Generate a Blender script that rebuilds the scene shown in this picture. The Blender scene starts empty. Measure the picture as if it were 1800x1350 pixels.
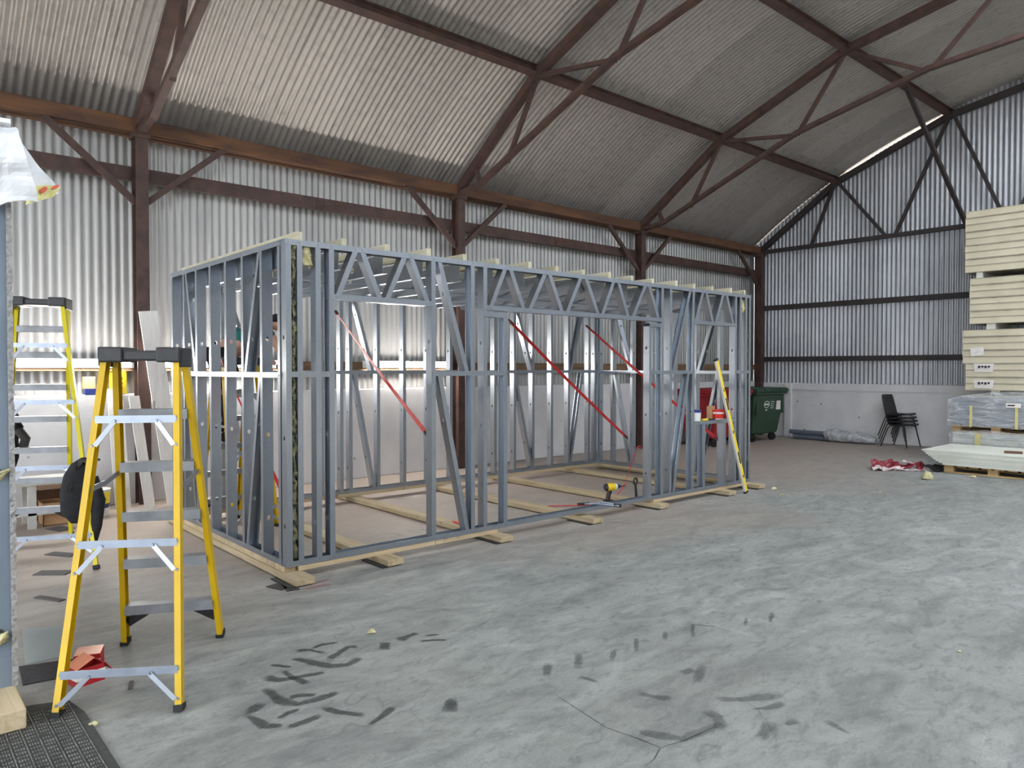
import bpy, math, random
from mathutils import Vector, Matrix, noise
random.seed(7)
noise.seed_set(7)
scene = bpy.context.scene
COL = scene.collection

# ---------------------------------------------------------------- camera
cam_d = bpy.data.cameras.new('camera')
cam_d.sensor_width = 36.0
cam_d.lens = 1292.0 / 1800.0 * 36.0
cam_d.clip_start = 0.05
cam = bpy.data.objects.new('camera', cam_d)
COL.objects.link(cam)
cam.location = (0, 0, 1.56)
cam.rotation_euler = (math.radians(90 - 1.197), 0, math.radians(48.8 - 90))
scene.camera = cam

# ---------------------------------------------------------------- world and exposure
world = bpy.data.worlds.new('overcast_sky')
scene.world = world
world.use_nodes = True
bgn = world.node_tree.nodes['Background']
bgn.inputs[0].default_value = (0.86, 0.93, 1.0, 1)
bgn.inputs[1].default_value = 6.0
vs = scene.view_settings
vs.view_transform = 'Standard'
vs.look = 'None'
vs.gamma = 1.0
vs.use_curve_mapping = False
vs.exposure = 0.35
LED_STRENGTH = 85.0
sun_d = bpy.data.lights.new('sun', 'SUN')
sun_d.energy = 30.0
sun_d.angle = math.radians(1.0)
sun_d.color = (1.0, 0.93, 0.82)
sun = bpy.data.objects.new('sun', sun_d)
COL.objects.link(sun)
sun.rotation_euler = (Vector((-0.62, -0.38, -0.75))).to_track_quat('-Z', 'Y').to_euler()

def portal(loc, rot, sx, sy):
    l = bpy.data.lights.new('daylight_opening', 'AREA')
    l.shape = 'RECTANGLE'
    l.size = sx
    l.size_y = sy
    l.cycles.is_portal = True
    o = bpy.data.objects.new('daylight_opening', l)
    COL.objects.link(o)
    o.location = loc
    o.rotation_euler = rot
# daylight enters through the open end behind the camera and the clear rooflight sheets
portal((-6.0, 1.8, 2.1), (0, -math.pi / 2, 0), 4.2, 13.0)
portal((5.0, -1.5, 6.80), (math.radians(-14.5), 0, 0), 22.0, 4.7)
portal((9.0, 1.82, 7.12), (0, 0, 0), 14.0, 2.3)      # rooflights in the far slope

# ---------------------------------------------------------------- helpers
class MB:
    def __init__(s):
        s.v = []
        s.f = []
    def add(s, vs_, fs_):
        n = len(s.v)
        s.v += [tuple(p) for p in vs_]
        s.f += [tuple(i + n for i in f) for f in fs_]
        return s
    def box(s, x0, x1, y0, y1, z0, z1):
        return s.add([(x, y, z) for z in (z0, z1) for y in (y0, y1) for x in (x0, x1)],
                     [(0, 2, 3, 1), (4, 5, 7, 6), (0, 1, 5, 4), (2, 6, 7, 3), (0, 4, 6, 2), (1, 3, 7, 5)])
    def cbox(s, c, size, rz=0.0):
        a, b, h = [q / 2 for q in size]
        m = Matrix.Translation(Vector(c)) @ Matrix.Rotation(rz, 4, 'Z')
        k = MB().box(-a, a, -b, b, -h, h)
        return s.add([m @ Vector(p) for p in k.v], k.f)
    def sweep(s, prof, p0, p1, ex, ey, closed_caps=True):
        # prof: closed 2D polygon in (ex, ey), extruded from p0 to p1
        p0, p1, ex, ey = Vector(p0), Vector(p1), Vector(ex), Vector(ey)
        n = len(prof)
        vs_ = [p0 + ex * a + ey * b for a, b in prof] + [p1 + ex * a + ey * b for a, b in prof]
        fs_ = [(i, (i + 1) % n, n + (i + 1) % n, n + i) for i in range(n)]
        if closed_caps:
            fs_ += [tuple(range(n))[::-1], tuple(range(n, 2 * n))]
        return s.add(vs_, fs_)
    def bar(s, p0, p1, w, h, up=(0, 0, 1)):
        p0, p1 = Vector(p0), Vector(p1)
        d = (p1 - p0).normalized()
        ex = d.cross(Vector(up))
        if ex.length < 1e-4:
            ex = d.cross(Vector((0, 1, 0)))
        ex.normalize()
        ey = ex.cross(d).normalized()
        return s.sweep([(-w / 2, -h / 2), (w / 2, -h / 2), (w / 2, h / 2), (-w / 2, h / 2)], p0, p1, ex, ey)
    def cyl(s, p0, p1, r0, r1=None, n=12):
        r1 = r0 if r1 is None else r1
        p0, p1 = Vector(p0), Vector(p1)
        d = (p1 - p0).normalized()
        ex = d.orthogonal().normalized()
        ey = d.cross(ex)
        vs_ = []
        for p, r in ((p0, r0), (p1, r1)):
            vs_ += [p + (ex * math.cos(2 * math.pi * i / n) + ey * math.sin(2 * math.pi * i / n)) * r for i in range(n)]
        fs_ = [(i, (i + 1) % n, n + (i + 1) % n, n + i) for i in range(n)]
        return s.add(vs_, fs_ + [tuple(range(n))[::-1], tuple(range(n, 2 * n))])
    def tube(s, pts, r, n=8):
        pts = [Vector(p) for p in pts]
        rings = []
        for i, p in enumerate(pts):
            d = (pts[min(i + 1, len(pts) - 1)] - pts[max(i - 1, 0)]).normalized()
            ref = Vector((0, 0, 1)) if abs(d.z) < 0.9 else Vector((1, 0, 0))
            ex = d.cross(ref).normalized()
            ey = ex.cross(d)
            rr = r[i] if isinstance(r, (list, tuple)) else r
            rings.append([p + (ex * math.cos(2 * math.pi * k / n) + ey * math.sin(2 * math.pi * k / n)) * rr for k in range(n)])
        return s.rings(rings)
    def rings(s, rings, caps=True):
        n = len(rings[0])
        vs_ = [p for r in rings for p in r]
        fs_ = []
        for i in range(len(rings) - 1):
            fs_ += [(i * n + k, i * n + (k + 1) % n, (i + 1) * n + (k + 1) % n, (i + 1) * n + k) for k in range(n)]
        if caps:
            fs_ += [tuple(range(n))[::-1], tuple(range((len(rings) - 1) * n, len(rings) * n))]
        return s.add(vs_, fs_)
    def lathe(s, prof, c=(0, 0, 0), n=24):
        c = Vector(c)
        return s.rings([[c + Vector((r * math.cos(2 * math.pi * k / n), r * math.sin(2 * math.pi * k / n), z)) for k in range(n)] for r, z in prof])
    def blob(s, stations, n=14, amp=0.03, freq=6.0, seed=0.0):
        # stations: (centre, half-width vector, half-depth vector); noisy soft loft
        rr = []
        for c, a, b in stations:
            c, a, b = Vector(c), Vector(a), Vector(b)
            ring = []
            for k in range(n):
                t = 2 * math.pi * k / n
                p = c + a * math.cos(t) + b * math.sin(t)
                q = noise.noise_vector(p * freq + Vector((seed, seed * 1.7, 3.1)))
                ring.append(p + q * amp)
            rr.append(ring)
        return s.rings(rr)
    def csec(s, o, ex, ey, ez, L, D=0.089, B=0.042, t=0.0018, lip=0.011, holes=(), hw=0.0145, hh=0.019):
        # cold-formed channel: web in the ey direction (width D), flanges along ex (width B), length along ez
        o, ex, ey, ez = Vector(o), Vector(ex), Vector(ey), Vector(ez)
        P = lambda a, b, c: o + ex * a + ey * b + ez * c
        if lip > 0:
            prof = [(t, t), (B - t, t), (B - t, lip), (B, lip), (B, 0), (0, 0), (0, D), (B, D), (B, D - lip), (B - t, D - lip), (B - t, D - t), (t, D - t)]
        else:
            prof = [(t, t), (B, t), (B, 0), (0, 0), (0, D), (B, D), (B, D - t), (t, D - t)]
        n = len(prof)
        holes = [h for h in sorted(holes) if 0.04 < h < L - 0.04]
        base = len(s.v)
        s.v += [tuple(P(a, b, 0)) for a, b in prof] + [tuple(P(a, b, L)) for a, b in prof]
        wi = [i for i in range(n) if prof[i] == (0, 0)][0]
        for i in range(n):
            if holes and (i == wi or i == n - 1):
                continue
            j = (i + 1) % n
            s.f.append((base + i, base + j, base + n + j, base + n + i))
        s.f.append(tuple(base + i for i in range(n))[::-1])
        s.f.append(tuple(base + n + i for i in range(n)))
        if holes:
            m, q = D / 2, 0.03
            for lay, x in enumerate((0.0, t)):
                y0, y1 = (0.0, D) if lay == 0 else (t, D - t)
                zc = 0.0
                def quad(a, b, c, d):
                    k = len(s.v)
                    s.v += [tuple(P(x, *a)), tuple(P(x, *b)), tuple(P(x, *c)), tuple(P(x, *d))]
                    s.f.append((k, k + 1, k + 2, k + 3))
                for h in holes:
                    quad((y0, zc), (y1, zc), (y1, h - q), (y0, h - q))
                    quad((y0, h - q), (m - q, h - q), (m - q, h + q), (y0, h + q))
                    quad((m + q, h - q), (y1, h - q), (y1, h + q), (m + q, h + q))
                    sq = [(q, -q), (q, 0), (q, q), (0, q), (-q, q), (-q, 0), (-q, -q), (0, -q)]
                    oc = []
                    for k in range(8):
                        an = math.pi * (k - 1) / 4
                        oc.append((hw * math.cos(an), hh * math.sin(an)))
                    for k in range(8):
                        k2 = (k + 1) % 8
                        quad((m + sq[k][0], h + sq[k][1]), (m + sq[k2][0], h + sq[k2][1]), (m + oc[k2][0], h + oc[k2][1]), (m + oc[k][0], h + oc[k][1]))
                    zc = h + q
                quad((y0, zc), (y1, zc), (y1, L), (y0, L))
        return s
    def build(s, name, mat, parent=None, smooth=False, bevel=0.0, at=None, kind=None, label=None):
        me = bpy.data.meshes.new(name)
        me.from_pydata(s.v, [], s.f)
        me.validate()
        me.materials.append(M[mat] if isinstance(mat, str) else mat)
        if smooth:
            me.polygons.foreach_set('use_smooth', [True] * len(me.polygons))
        o = bpy.data.objects.new(name, me)
        COL.objects.link(o)
        if at is not None:
            o.location = at
        if parent is not None:
            attach(o, parent)
        if bevel:
            b = o.modifiers.new('edge', 'BEVEL')
            b.width = bevel
            b.segments = 2
            b.limit_method = 'ANGLE'
        if kind:
            o['kind'] = kind
        if label:
            o['label'] = label
        return o

def world_of(p):
    m = Matrix.LocRotScale(p.location, p.rotation_euler, p.scale)
    return m if p.parent is None else world_of(p.parent) @ p.matrix_parent_inverse @ m

def attach(o, p):
    o.parent = p
    o.matrix_parent_inverse = world_of(p).inverted()

def tag(o, label, cat, group=None):
    o['label'] = label
    o['category'] = cat
    if group:
        o['group'] = group
    return o

def thing(name, label, cat, loc=(0, 0, 0), group=None):
    o = bpy.data.objects.new(name, None)
    o.empty_display_size = 0.1
    COL.objects.link(o)
    o.location = loc
    return tag(o, label, cat, group)

def struct(name, loc=(0, 0, 0), label=None):
    o = bpy.data.objects.new(name, None)
    COL.objects.link(o)
    o.location = loc
    o['kind'] = 'structure'
    if label:
        o['label'] = label
    return o

def copy_tree(o, mw, parent=None):
    c = o.copy()
    COL.objects.link(c)
    if parent is None:
        c.matrix_world = mw
    else:
        c.parent = parent
        c.matrix_parent_inverse = o.matrix_parent_inverse.copy()
    for ch in list(o.children):
        copy_tree(ch, None, c)
    return c

# ---------------------------------------------------------------- materials
M = {}
def lin(r, g, b):
    return tuple(((c / 255.0) / 12.92 if c / 255.0 <= 0.04045 else ((c / 255.0 + 0.055) / 1.055) ** 2.4) for c in (r, g, b)) + (1,)

class NT:
    def __init__(s, name):
        s.m = bpy.data.materials.new(name)
        s.m.use_nodes = True
        s.t = s.m.node_tree
        s.b = s.t.nodes['Principled BSDF']
        M[name] = s.m
    def n(s, typ, **kw):
        k = s.t.nodes.new(typ)
        for a, v in kw.items():
            setattr(k, a, v)
        return k
    def link(s, a, b):
        s.t.links.new(a, b)
    def setin(s, node, key, v):
        if hasattr(v, 'is_output'):
            s.link(v, node.inputs[key])
        else:
            node.inputs[key].default_value = v
    def math(s, op, a, b=0.0, c=0.0, clamp=False):
        k = s.n('ShaderNodeMath', operation=op, use_clamp=clamp)
        s.setin(k, 0, a); s.setin(k, 1, b); s.setin(k, 2, c)
        return k.outputs[0]
    def coord(s, scale=(1, 1, 1), out='Object', rot=(0, 0, 0)):
        tc = s.n('ShaderNodeTexCoord')
        mp = s.n('ShaderNodeMapping')
        mp.inputs['Scale'].default_value = scale
        mp.inputs['Rotation'].default_value = rot
        s.link(tc.outputs[out], mp.inputs[0])
        return mp.outputs[0]
    def noise(s, vec, scale, detail=4.0, rough=0.55, dist=0.0):
        k = s.n('ShaderNodeTexNoise')
        s.link(vec, k.inputs['Vector'])
        k.inputs['Scale'].default_value = scale
        k.inputs['Detail'].default_value = detail
        k.inputs['Roughness'].default_value = rough
        k.inputs['Distortion'].default_value = dist
        return k.outputs['Fac']
    def ramp(s, fac, stops, interp='LINEAR'):
        k = s.n('ShaderNodeValToRGB')
        k.color_ramp.interpolation = interp
        el = k.color_ramp.elements
        while len(el) < len(stops):
            el.new(0.5)
        for e, (p, c) in zip(el, stops):
            e.position = p
            e.color = c if len(c) == 4 else (c[0], c[1], c[2], 1)
        s.link(fac, k.inputs[0])
        return k.outputs[0]
    def mix(s, fac, a, b, mode='MIX'):
        k = s.n('ShaderNodeMix', data_type='RGBA', blend_type=mode)
        s.setin(k, 0, fac)
        s.setin(k, 6, a)
        s.setin(k, 7, b)
        return k.outputs[2]
    def bump(s, h, strength=0.3, dist=0.01):
        k = s.n('ShaderNodeBump')
        k.inputs['Strength'].default_value = strength
        k.inputs['Distance'].default_value = dist
        s.link(h, k.inputs['Height'])
        s.link(k.outputs[0], s.b.inputs['Normal'])
    def rnd(s):
        return s.n('ShaderNodeObjectInfo').outputs['Random']
    def pbr(s, col=None, rough=None, metal=None, spec=None):
        for key, v in (('Base Color', col), ('Roughness', rough), ('Metallic', metal), ('Specular IOR Level', spec)):
            if v is not None:
                s.setin(s.b, key, v)
        return s

BW = ((0, 0, 0, 1), (1, 1, 1, 1))
def simple(name, c1, c2=None, scale=8.0, rough=0.6, metal=0.0, bump=0.0, bscale=40.0, stretch=(1, 1, 1), rnd=0.0, spec=0.5):
    k = NT(name)
    v = k.coord(stretch)
    c2 = c2 or c1
    f = k.noise(v, scale, 5.0)
    f = k.ramp(f, [(0.32, BW[0]), (0.68, BW[1])])
    col = k.mix(f, c1, c2)
    if rnd:
        r = k.math('MULTIPLY_ADD', k.rnd(), rnd * 2, 1 - rnd)
        vm = k.n('ShaderNodeVectorMath', operation='SCALE')
        k.link(col, vm.inputs[0]); k.link(r, vm.inputs['Scale'])
        col = vm.outputs[0]
    k.pbr(col, rough, metal, spec)
    if bump:
        k.bump(k.noise(v, bscale, 4.0), bump, 0.01)
    return k

# galvanised framing steel
k = NT('galvanised')
v = k.coord()
vo = k.n('ShaderNodeTexVoronoi'); k.link(v, vo.inputs['Vector']); vo.inputs['Scale'].default_value = 150.0
sp = vo.outputs['Color']
sep = k.n('ShaderNodeSeparateColor'); k.link(sp, sep.inputs[0])
lo = k.noise(v, 3.0, 5.0)
col = k.mix(sep.outputs[0], lin(164, 172, 182), lin(176, 183, 192))
col = k.mix(k.math('MULTIPLY', lo, 0.35), col, lin(120, 126, 134))
rg = k.math('MULTIPLY_ADD', sep.outputs[1], 0.06, 0.24)
rg = k.math('MULTIPLY_ADD', lo, 0.16, rg)
k.pbr(col, rg, 0.92)
k.bump(k.noise(v, 14.0, 2.0), 0.10, 0.004)

# roof and wall corrugated iron
def sheet_mat(name, c1, c2, stain, metal, rough):
    k = NT(name)
    v = k.coord()
    vs2 = k.coord((9.0, 9.0, 0.35))
    st = k.noise(vs2, 1.0, 5.0, 0.6)
    lo = k.noise(v, 0.9, 5.0, 0.6)
    col = k.mix(k.ramp(lo, [(0.3, BW[0]), (0.7, BW[1])]), c1, c2)
    col = k.mix(k.ramp(st, [(0.52, BW[0]), (0.80, (0.55, 0.55, 0.55, 1))]), col, stain)
    r = k.math('MULTIPLY_ADD', k.rnd(), 0.22, 0.89)
    vm = k.n('ShaderNodeVectorMath', operation='SCALE')
    k.link(col, vm.inputs[0]); k.link(r, vm.inputs['Scale'])
    k.pbr(vm.outputs[0], rough, metal)
    k.bump(k.noise(v, 25.0, 3.0), 0.08, 0.005)
sheet_mat('sheet_wall', lin(158, 158, 158), lin(176, 174, 171), lin(112, 108, 104), 0.45, 0.45)
sheet_mat('sheet_roof', lin(160, 156, 152), lin(178, 172, 167), lin(110, 104, 100), 0.45, 0.45)
sheet_mat('sheet_gable', lin(156, 158, 164), lin(178, 179, 183), lin(92, 90, 92), 0.5, 0.42)

k = NT('sheet_clear')       # clear corrugated rooflight
k.pbr((0.9, 0.93, 0.95, 1), 0.3)
k.b.inputs['Alpha'].default_value = 0.25
simple('brown_steel', lin(86, 62, 55), lin(62, 46, 42), 6.0, 0.62, 0.0, 0.15, 30.0)
simple('rust_steel', lin(112, 76, 50), lin(72, 50, 40), 5.0, 0.75, 0.0, 0.25, 30.0, (0.4, 2, 2))
simple('dark_steel', lin(56, 48, 47), lin(42, 37, 38), 6.0, 0.65, 0.0, 0.1)
simple('old_timber', lin(128, 100, 74), lin(92, 70, 54), 4.0, 0.8, 0.0, 0.3, 30.0, (0.3, 4, 4))
simple('concrete_dark', lin(105, 102, 98), lin(84, 82, 80), 4.0, 0.85)

# white painted plinth
k = NT('white_paint')
v = k.coord()
f1 = k.noise(v, 1.3, 6.0, 0.62)
f2 = k.noise(v, 7.0, 6.0, 0.7)
col = k.mix(k.ramp(f1, [(0.35, BW[0]), (0.7, BW[1])]), lin(214, 212, 212), lin(192, 191, 194))
col = k.mix(k.ramp(f2, [(0.66, BW[0]), (0.72, (0.5, 0.5, 0.5, 1))]), col, lin(150, 144, 140))
vo = k.n('ShaderNodeTexVoronoi'); k.link(v, vo.inputs['Vector']); vo.inputs['Scale'].default_value = 3.0
col = k.mix(k.ramp(vo.outputs['Distance'], [(0.035, BW[1]), (0.06, BW[0])]), col, lin(60, 56, 54))
k.pbr(col, 0.75, 0.0)
k.bump(f2, 0.35, 0.012)

# concrete floor
k = NT('concrete_floor')
v = k.coord()
vd = k.coord((1.0, 2.2, 1.0), rot=(0, 0, math.radians(35)))
a = k.noise(v, 0.35, 6.0, 0.6, 0.3)
b = k.noise(vd, 1.6, 7.0, 0.65, 1.2)
c = k.noise(vd, 7.0, 7.0, 0.72, 0.6)
e = k.noise(v, 70.0, 3.0, 0.6)
col = k.mix(k.ramp(b, [(0.30, BW[0]), (0.68, BW[1])]), lin(112, 114, 112), lin(157, 159, 155))
col = k.mix(k.ramp(a, [(0.42, BW[0]), (0.64, (0.4, 0.4, 0.4, 1))]), col, lin(112, 109, 104))
col = k.mix(k.ramp(c, [(0.50, BW[0]), (0.72, (0.75, 0.75, 0.75, 1))]), col, lin(92, 94, 93))
c2 = k.noise(k.coord((1.0, 3.0, 1.0), rot=(0, 0, math.radians(-52))), 16.0, 6.0, 0.7, 0.4)
col = k.mix(k.ramp(c2, [(0.58, BW[0]), (0.72, (0.45, 0.45, 0.45, 1))]), col, lin(88, 90, 90))
col = k.mix(k.ramp(c2, [(0.28, (0.4, 0.4, 0.4, 1)), (0.42, BW[0])]), col, lin(172, 174, 170))
col = k.mix(k.ramp(e, [(0.35, (0.25, 0.25, 0.25, 1)), (0.5, BW[0])]), col, lin(96, 95, 93))
# brown tint with noisy edges, growing towards the far half of the shed
sx = k.n('ShaderNodeSeparateXYZ'); k.link(v, sx.inputs[0])
du = k.math('MULTIPLY_ADD', a, 5.0, sx.outputs[1])
du = k.math('MULTIPLY_ADD', b, 1.5, du)
du = k.n('ShaderNodeMapRange'); 
dd = k.math('MULTIPLY_ADD', a, 5.0, sx.outputs[1])
dd = k.math('MULTIPLY_ADD', b, 1.6, dd)
k.link(dd, du.inputs[0])
du.inputs[1].default_value = 7.0; du.inputs[2].default_value = 10.0
col = k.mix(k.math('MULTIPLY', du.outputs[0], 0.7), col, lin(168, 150, 138))
# hairline cracks
vw = k.n('ShaderNodeVectorMath', operation='ADD')
wn = k.n('ShaderNodeTexNoise'); k.link(v, wn.inputs['Vector']); wn.inputs['Scale'].default_value = 2.0
k.link(v, vw.inputs[0]); k.link(wn.outputs['Color'], vw.inputs[1])
cr = k.n('ShaderNodeTexVoronoi', feature='DISTANCE_TO_EDGE'); k.link(vw.outputs[0], cr.inputs['Vector']); cr.inputs['Scale'].default_value = 0.8
ck = k.ramp(cr.outputs['Distance'], [(0.002, BW[1]), (0.006, BW[0])])
ckm = k.math('MULTIPLY', ck, k.ramp(k.noise(v, 0.8, 2.0), [(0.5, BW[0]), (0.6, BW[1])]))
col = k.mix(k.math('MULTIPLY', ckm, 0.35), col, lin(70, 70, 70))
k.pbr(col, k.math('MULTIPLY_ADD', b, 0.2, 0.52), 0.0, 0.35)
k.bump(k.math('ADD', c, k.math('MULTIPLY', e, 0.4)), 0.12, 0.01)

def stain_mat(name, colour, strength):
    k = NT(name)
    v = k.coord()
    at = k.n('ShaderNodeAttribute', attribute_name='edge')
    nz = k.noise(v, 14.0, 5.0, 0.7)
    nf = k.noise(v, 90.0, 2.0, 0.6)
    al = k.math('MULTIPLY_ADD', k.math('SUBTRACT', nz, 0.5), 1.6, at.outputs['Fac'])
    al = k.math('MULTIPLY', k.math('ADD', al, -0.12, clamp=True), 1.5, clamp=True)
    al = k.math('MULTIPLY', al, k.math('MULTIPLY_ADD', nf, 0.9, 0.4, clamp=True))
    al = k.math('MULTIPLY', al, strength)
    k.pbr(colour, 0.7, 0.0, 0.2)
    k.link(al, k.b.inputs['Alpha'])
stain_mat('tyre_rubber', lin(56, 56, 55), 0.62)
stain_mat('tyre_rubber_faint', lin(72, 72, 72), 0.40)
stain_mat('crack_dirt', lin(50, 50, 50), 0.6)
stain_mat('red_spray', lin(190, 80, 70), 0.35)

def wood(name, c1, c2, rnd=0.12, axis='Y'):
    k = NT(name)
    s_ = {'X': (1.2, 22, 22), 'Y': (22, 1.2, 22), 'Z': (22, 22, 1.2)}[axis]
    v = k.coord(s_)
    f = k.noise(v, 1.0, 4.0, 0.6, 0.6)
    g = k.noise(k.coord(), 5.0, 3.0)
    col = k.mix(k.ramp(f, [(0.3, BW[0]), (0.7, BW[1])]), c1, c2)
    col = k.mix(k.ramp(g, [(0.66, BW[0]), (0.74, (0.6, 0.6, 0.6, 1))]), col, lin(96, 74, 46))
    r = k.math('MULTIPLY_ADD', k.rnd(), rnd * 2, 1 - rnd)
    vm = k.n('ShaderNodeVectorMath', operation='SCALE')
    k.link(col, vm.inputs[0]); k.link(r, vm.inputs['Scale'])
    k.pbr(vm.outputs[0], 0.7, 0.0, 0.3)
    k.bump(f, 0.15, 0.004)
wood('pine_y', lin(194, 178, 148), lin(164, 144, 112), axis='Y')
wood('pine_x', lin(194, 176, 146), lin(164, 142, 110), axis='X')
wood('treated_pine', lin(202, 198, 176), lin(180, 172, 144), axis='Y')
wood('pallet_wood', lin(190, 164, 118), lin(150, 118, 78), axis='Y')
wood('white_board', lin(224, 220, 216), lin(206, 202, 198), 0.04, 'Z')

simple('ladder_yellow', lin(208, 170, 10), lin(192, 154, 6), 4.0, 0.38, 0.0, 0.0, spec=0.4)
simple('ladder_lime', lin(206, 192, 20), lin(190, 174, 16), 4.0, 0.38, 0.0, 0.0, spec=0.4)
simple('aluminium', lin(164, 172, 186), lin(148, 156, 170), 12.0, 0.42, 0.7)
simple('zinc', lin(160, 165, 174), None, 8.0, 0.42, 0.85)
simple('tread_grey', lin(142, 144, 148), lin(122, 124, 128), 9.0, 0.45, 0.5)
simple('black_plastic', lin(30, 29, 32), lin(44, 43, 46), 20.0, 0.5)
simple('black_rubber', lin(24, 24, 24), lin(38, 37, 36), 20.0, 0.8)
simple('black_cloth', lin(22, 22, 24), lin(36, 35, 37), 14.0, 0.95, 0.0, 0.6, 30.0)
simple('grey_cloth', lin(78, 74, 72), lin(52, 50, 50), 14.0, 0.95, 0.0, 0.6, 30.0)
simple('mineral_wool', lin(150, 146, 110), lin(48, 46, 38), 26.0, 0.95, 0.0, 0.9, 60.0)
simple('wool_light', lin(206, 200, 160), lin(160, 152, 104), 30.0, 0.95, 0.0, 0.9, 60.0)
simple('red_strap', lin(206, 46, 40), lin(170, 28, 28), 14.0, 0.55)
simple('red_cord', lin(224, 70, 70), lin(196, 44, 48), 14.0, 0.5)
simple('panel_blue_grey', lin(126, 138, 152), lin(112, 124, 138), 3.0, 0.5, 0.2)
simple('board_fuzz', lin(170, 168, 166), lin(126, 124, 124), 60.0, 0.95, 0.0, 0.8, 80.0)
simple('polythene', lin(232, 234, 238), lin(214, 217, 222), 5.0, 0.35, 0.0, 0.1, 12.0)
simple('yellow_tape', lin(228, 224, 156), lin(214, 208, 136), 8.0, 0.5)
simple('tape_red', lin(206, 96, 76), None, 8.0, 0.5)
simple('rubber_mat', lin(66, 66, 64), lin(46, 46, 45), 20.0, 0.8, 0.0, 0.3)
simple('rubber_mat_rib', lin(132, 132, 126), lin(70, 70, 67), 30.0, 0.8)
simple('dark_carpet', lin(66, 62, 62), lin(48, 46, 47), 60.0, 0.95, 0.0, 0.8, 150.0)
simple('pale_sheet', lin(150, 156, 154), lin(138, 144, 143), 3.0, 0.7)
simple('slate_offcut', lin(82, 78, 76), lin(66, 63, 62), 10.0, 0.8)
simple('red_card', lin(176, 26, 32), lin(150, 18, 26), 6.0, 0.5)
simple('copper_card', lin(226, 150, 116), lin(196, 112, 84), 6.0, 0.35)
simple('white_card', lin(228, 222, 216), None, 6.0, 0.6)
simple('cardboard', lin(184, 146, 108), lin(166, 128, 92), 5.0, 0.85)
simple('cardboard_dark', lin(112, 82, 62), lin(92, 68, 52), 5.0, 0.85)
simple('pail_white', lin(226, 226, 222), lin(212, 212, 208), 5.0, 0.45)
simple('pail_yellow', lin(236, 216, 40), None, 5.0, 0.45)
simple('pail_blue', lin(34, 48, 112), None, 5.0, 0.45)
simple('pail_red', lin(206, 40, 34), None, 5.0, 0.45)
simple('white_trestle', lin(206, 206, 202), lin(176, 176, 172), 5.0, 0.45, 0.3)
simple('cream_panel', lin(218, 209, 184), lin(206, 197, 170), 3.0, 0.6, 0.0, 0.0, rnd=0.05)
simple('cream_skin', lin(196, 188, 166), lin(178, 170, 150), 3.0, 0.55)
simple('spacer', lin(222, 220, 210), None, 3.0, 0.7)
simple('grey_slab', lin(138, 142, 150), lin(118, 121, 130), 3.0, 0.6, rnd=0.06)
simple('white_slab', lin(216, 216, 206), lin(202, 202, 192), 3.0, 0.6, rnd=0.03)
simple('strap_yellow', lin(206, 196, 130), None, 3.0, 0.5)
simple('bin_green', lin(44, 72, 54), lin(38, 62, 46), 3.0, 0.5)
simple('bin_red', lin(150, 26, 34), lin(132, 20, 28), 3.0, 0.5)
simple('pipe_grey', lin(98, 106, 118), lin(86, 92, 104), 3.0, 0.5)
simple('level_yellow', lin(236, 208, 26), lin(226, 194, 20), 3.0, 0.4)
simple('level_edge', lin(222, 216, 206), None, 3.0, 0.4, 0.3)
simple('drill_yellow', lin(226, 190, 30), None, 3.0, 0.45)
simple('skin', lin(214, 168, 146), lin(200, 150, 128), 6.0, 0.6)
simple('teal_cloth', lin(46, 120, 112), lin(30, 84, 84), 6.0, 0.9, 0.0, 0.3, 20.0)
simple('dark_cloth', lin(40, 40, 46), lin(28, 28, 33), 6.0, 0.9, 0.0, 0.3, 20.0)
simple('sheet_red', lin(140, 40, 54), lin(116, 30, 44), 8.0, 0.4)
simple('sheet_pale', lin(206, 190, 188), lin(180, 164, 162), 8.0, 0.4)
simple('ink', lin(40, 40, 44), None, 8.0, 0.6)

k = NT('led_tube')
k.b.inputs['Emission Color'].default_value = (1.0, 0.95, 0.88, 1)
k.b.inputs['Emission Strength'].default_value = LED_STRENGTH
k.pbr((0.9, 0.9, 0.9, 1), 0.4)

k = NT('film_milky')
v = k.coord((2, 2, 2))
f = k.noise(v, 4.0, 5.0, 0.6, 1.0)
k.pbr(lin(206, 208, 210), 0.2, 0.0, 0.8)
k.link(k.math('MULTIPLY_ADD', k.ramp(f, [(0.35, BW[0]), (0.7, BW[1])]), 0.5, 0.45), k.b.inputs['Alpha'])
k.bump(f, 0.9, 0.05)
k = NT('film')          # clear stretch wrap
v = k.coord((2, 2, 9))
f = k.noise(v, 2.0, 5.0, 0.6, 1.0)
k.pbr(lin(220, 224, 230), 0.12, 0.0, 0.8)
k.link(k.math('MULTIPLY_ADD', k.ramp(f, [(0.42, BW[0]), (0.72, BW[1])]), 0.45, 0.22), k.b.inputs['Alpha'])
k.bump(f, 0.9, 0.05)

# ================================================================ SETTING
PITCH, AMP = 0.090, 0.0120
XA, XB, YW, YN = -6.0, 16.0, 9.45, -5.85      # shed ends, far long wall, near long wall
YC, ZC, RR = 1.825, -5.33, 12.418              # roof arc
def roof_z(y):
    return ZC + math.sqrt(RR * RR - (y - YC) ** 2)

floor = MB()
floor.add([(-30, -30, 0), (30, -30, 0), (30, 30, 0), (-30, 30, 0)], [(0, 1, 2, 3)])
floor = floor.build('floor', 'concrete_floor', kind='structure', label='worn grey concrete floor with dark tyre marks')

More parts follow.
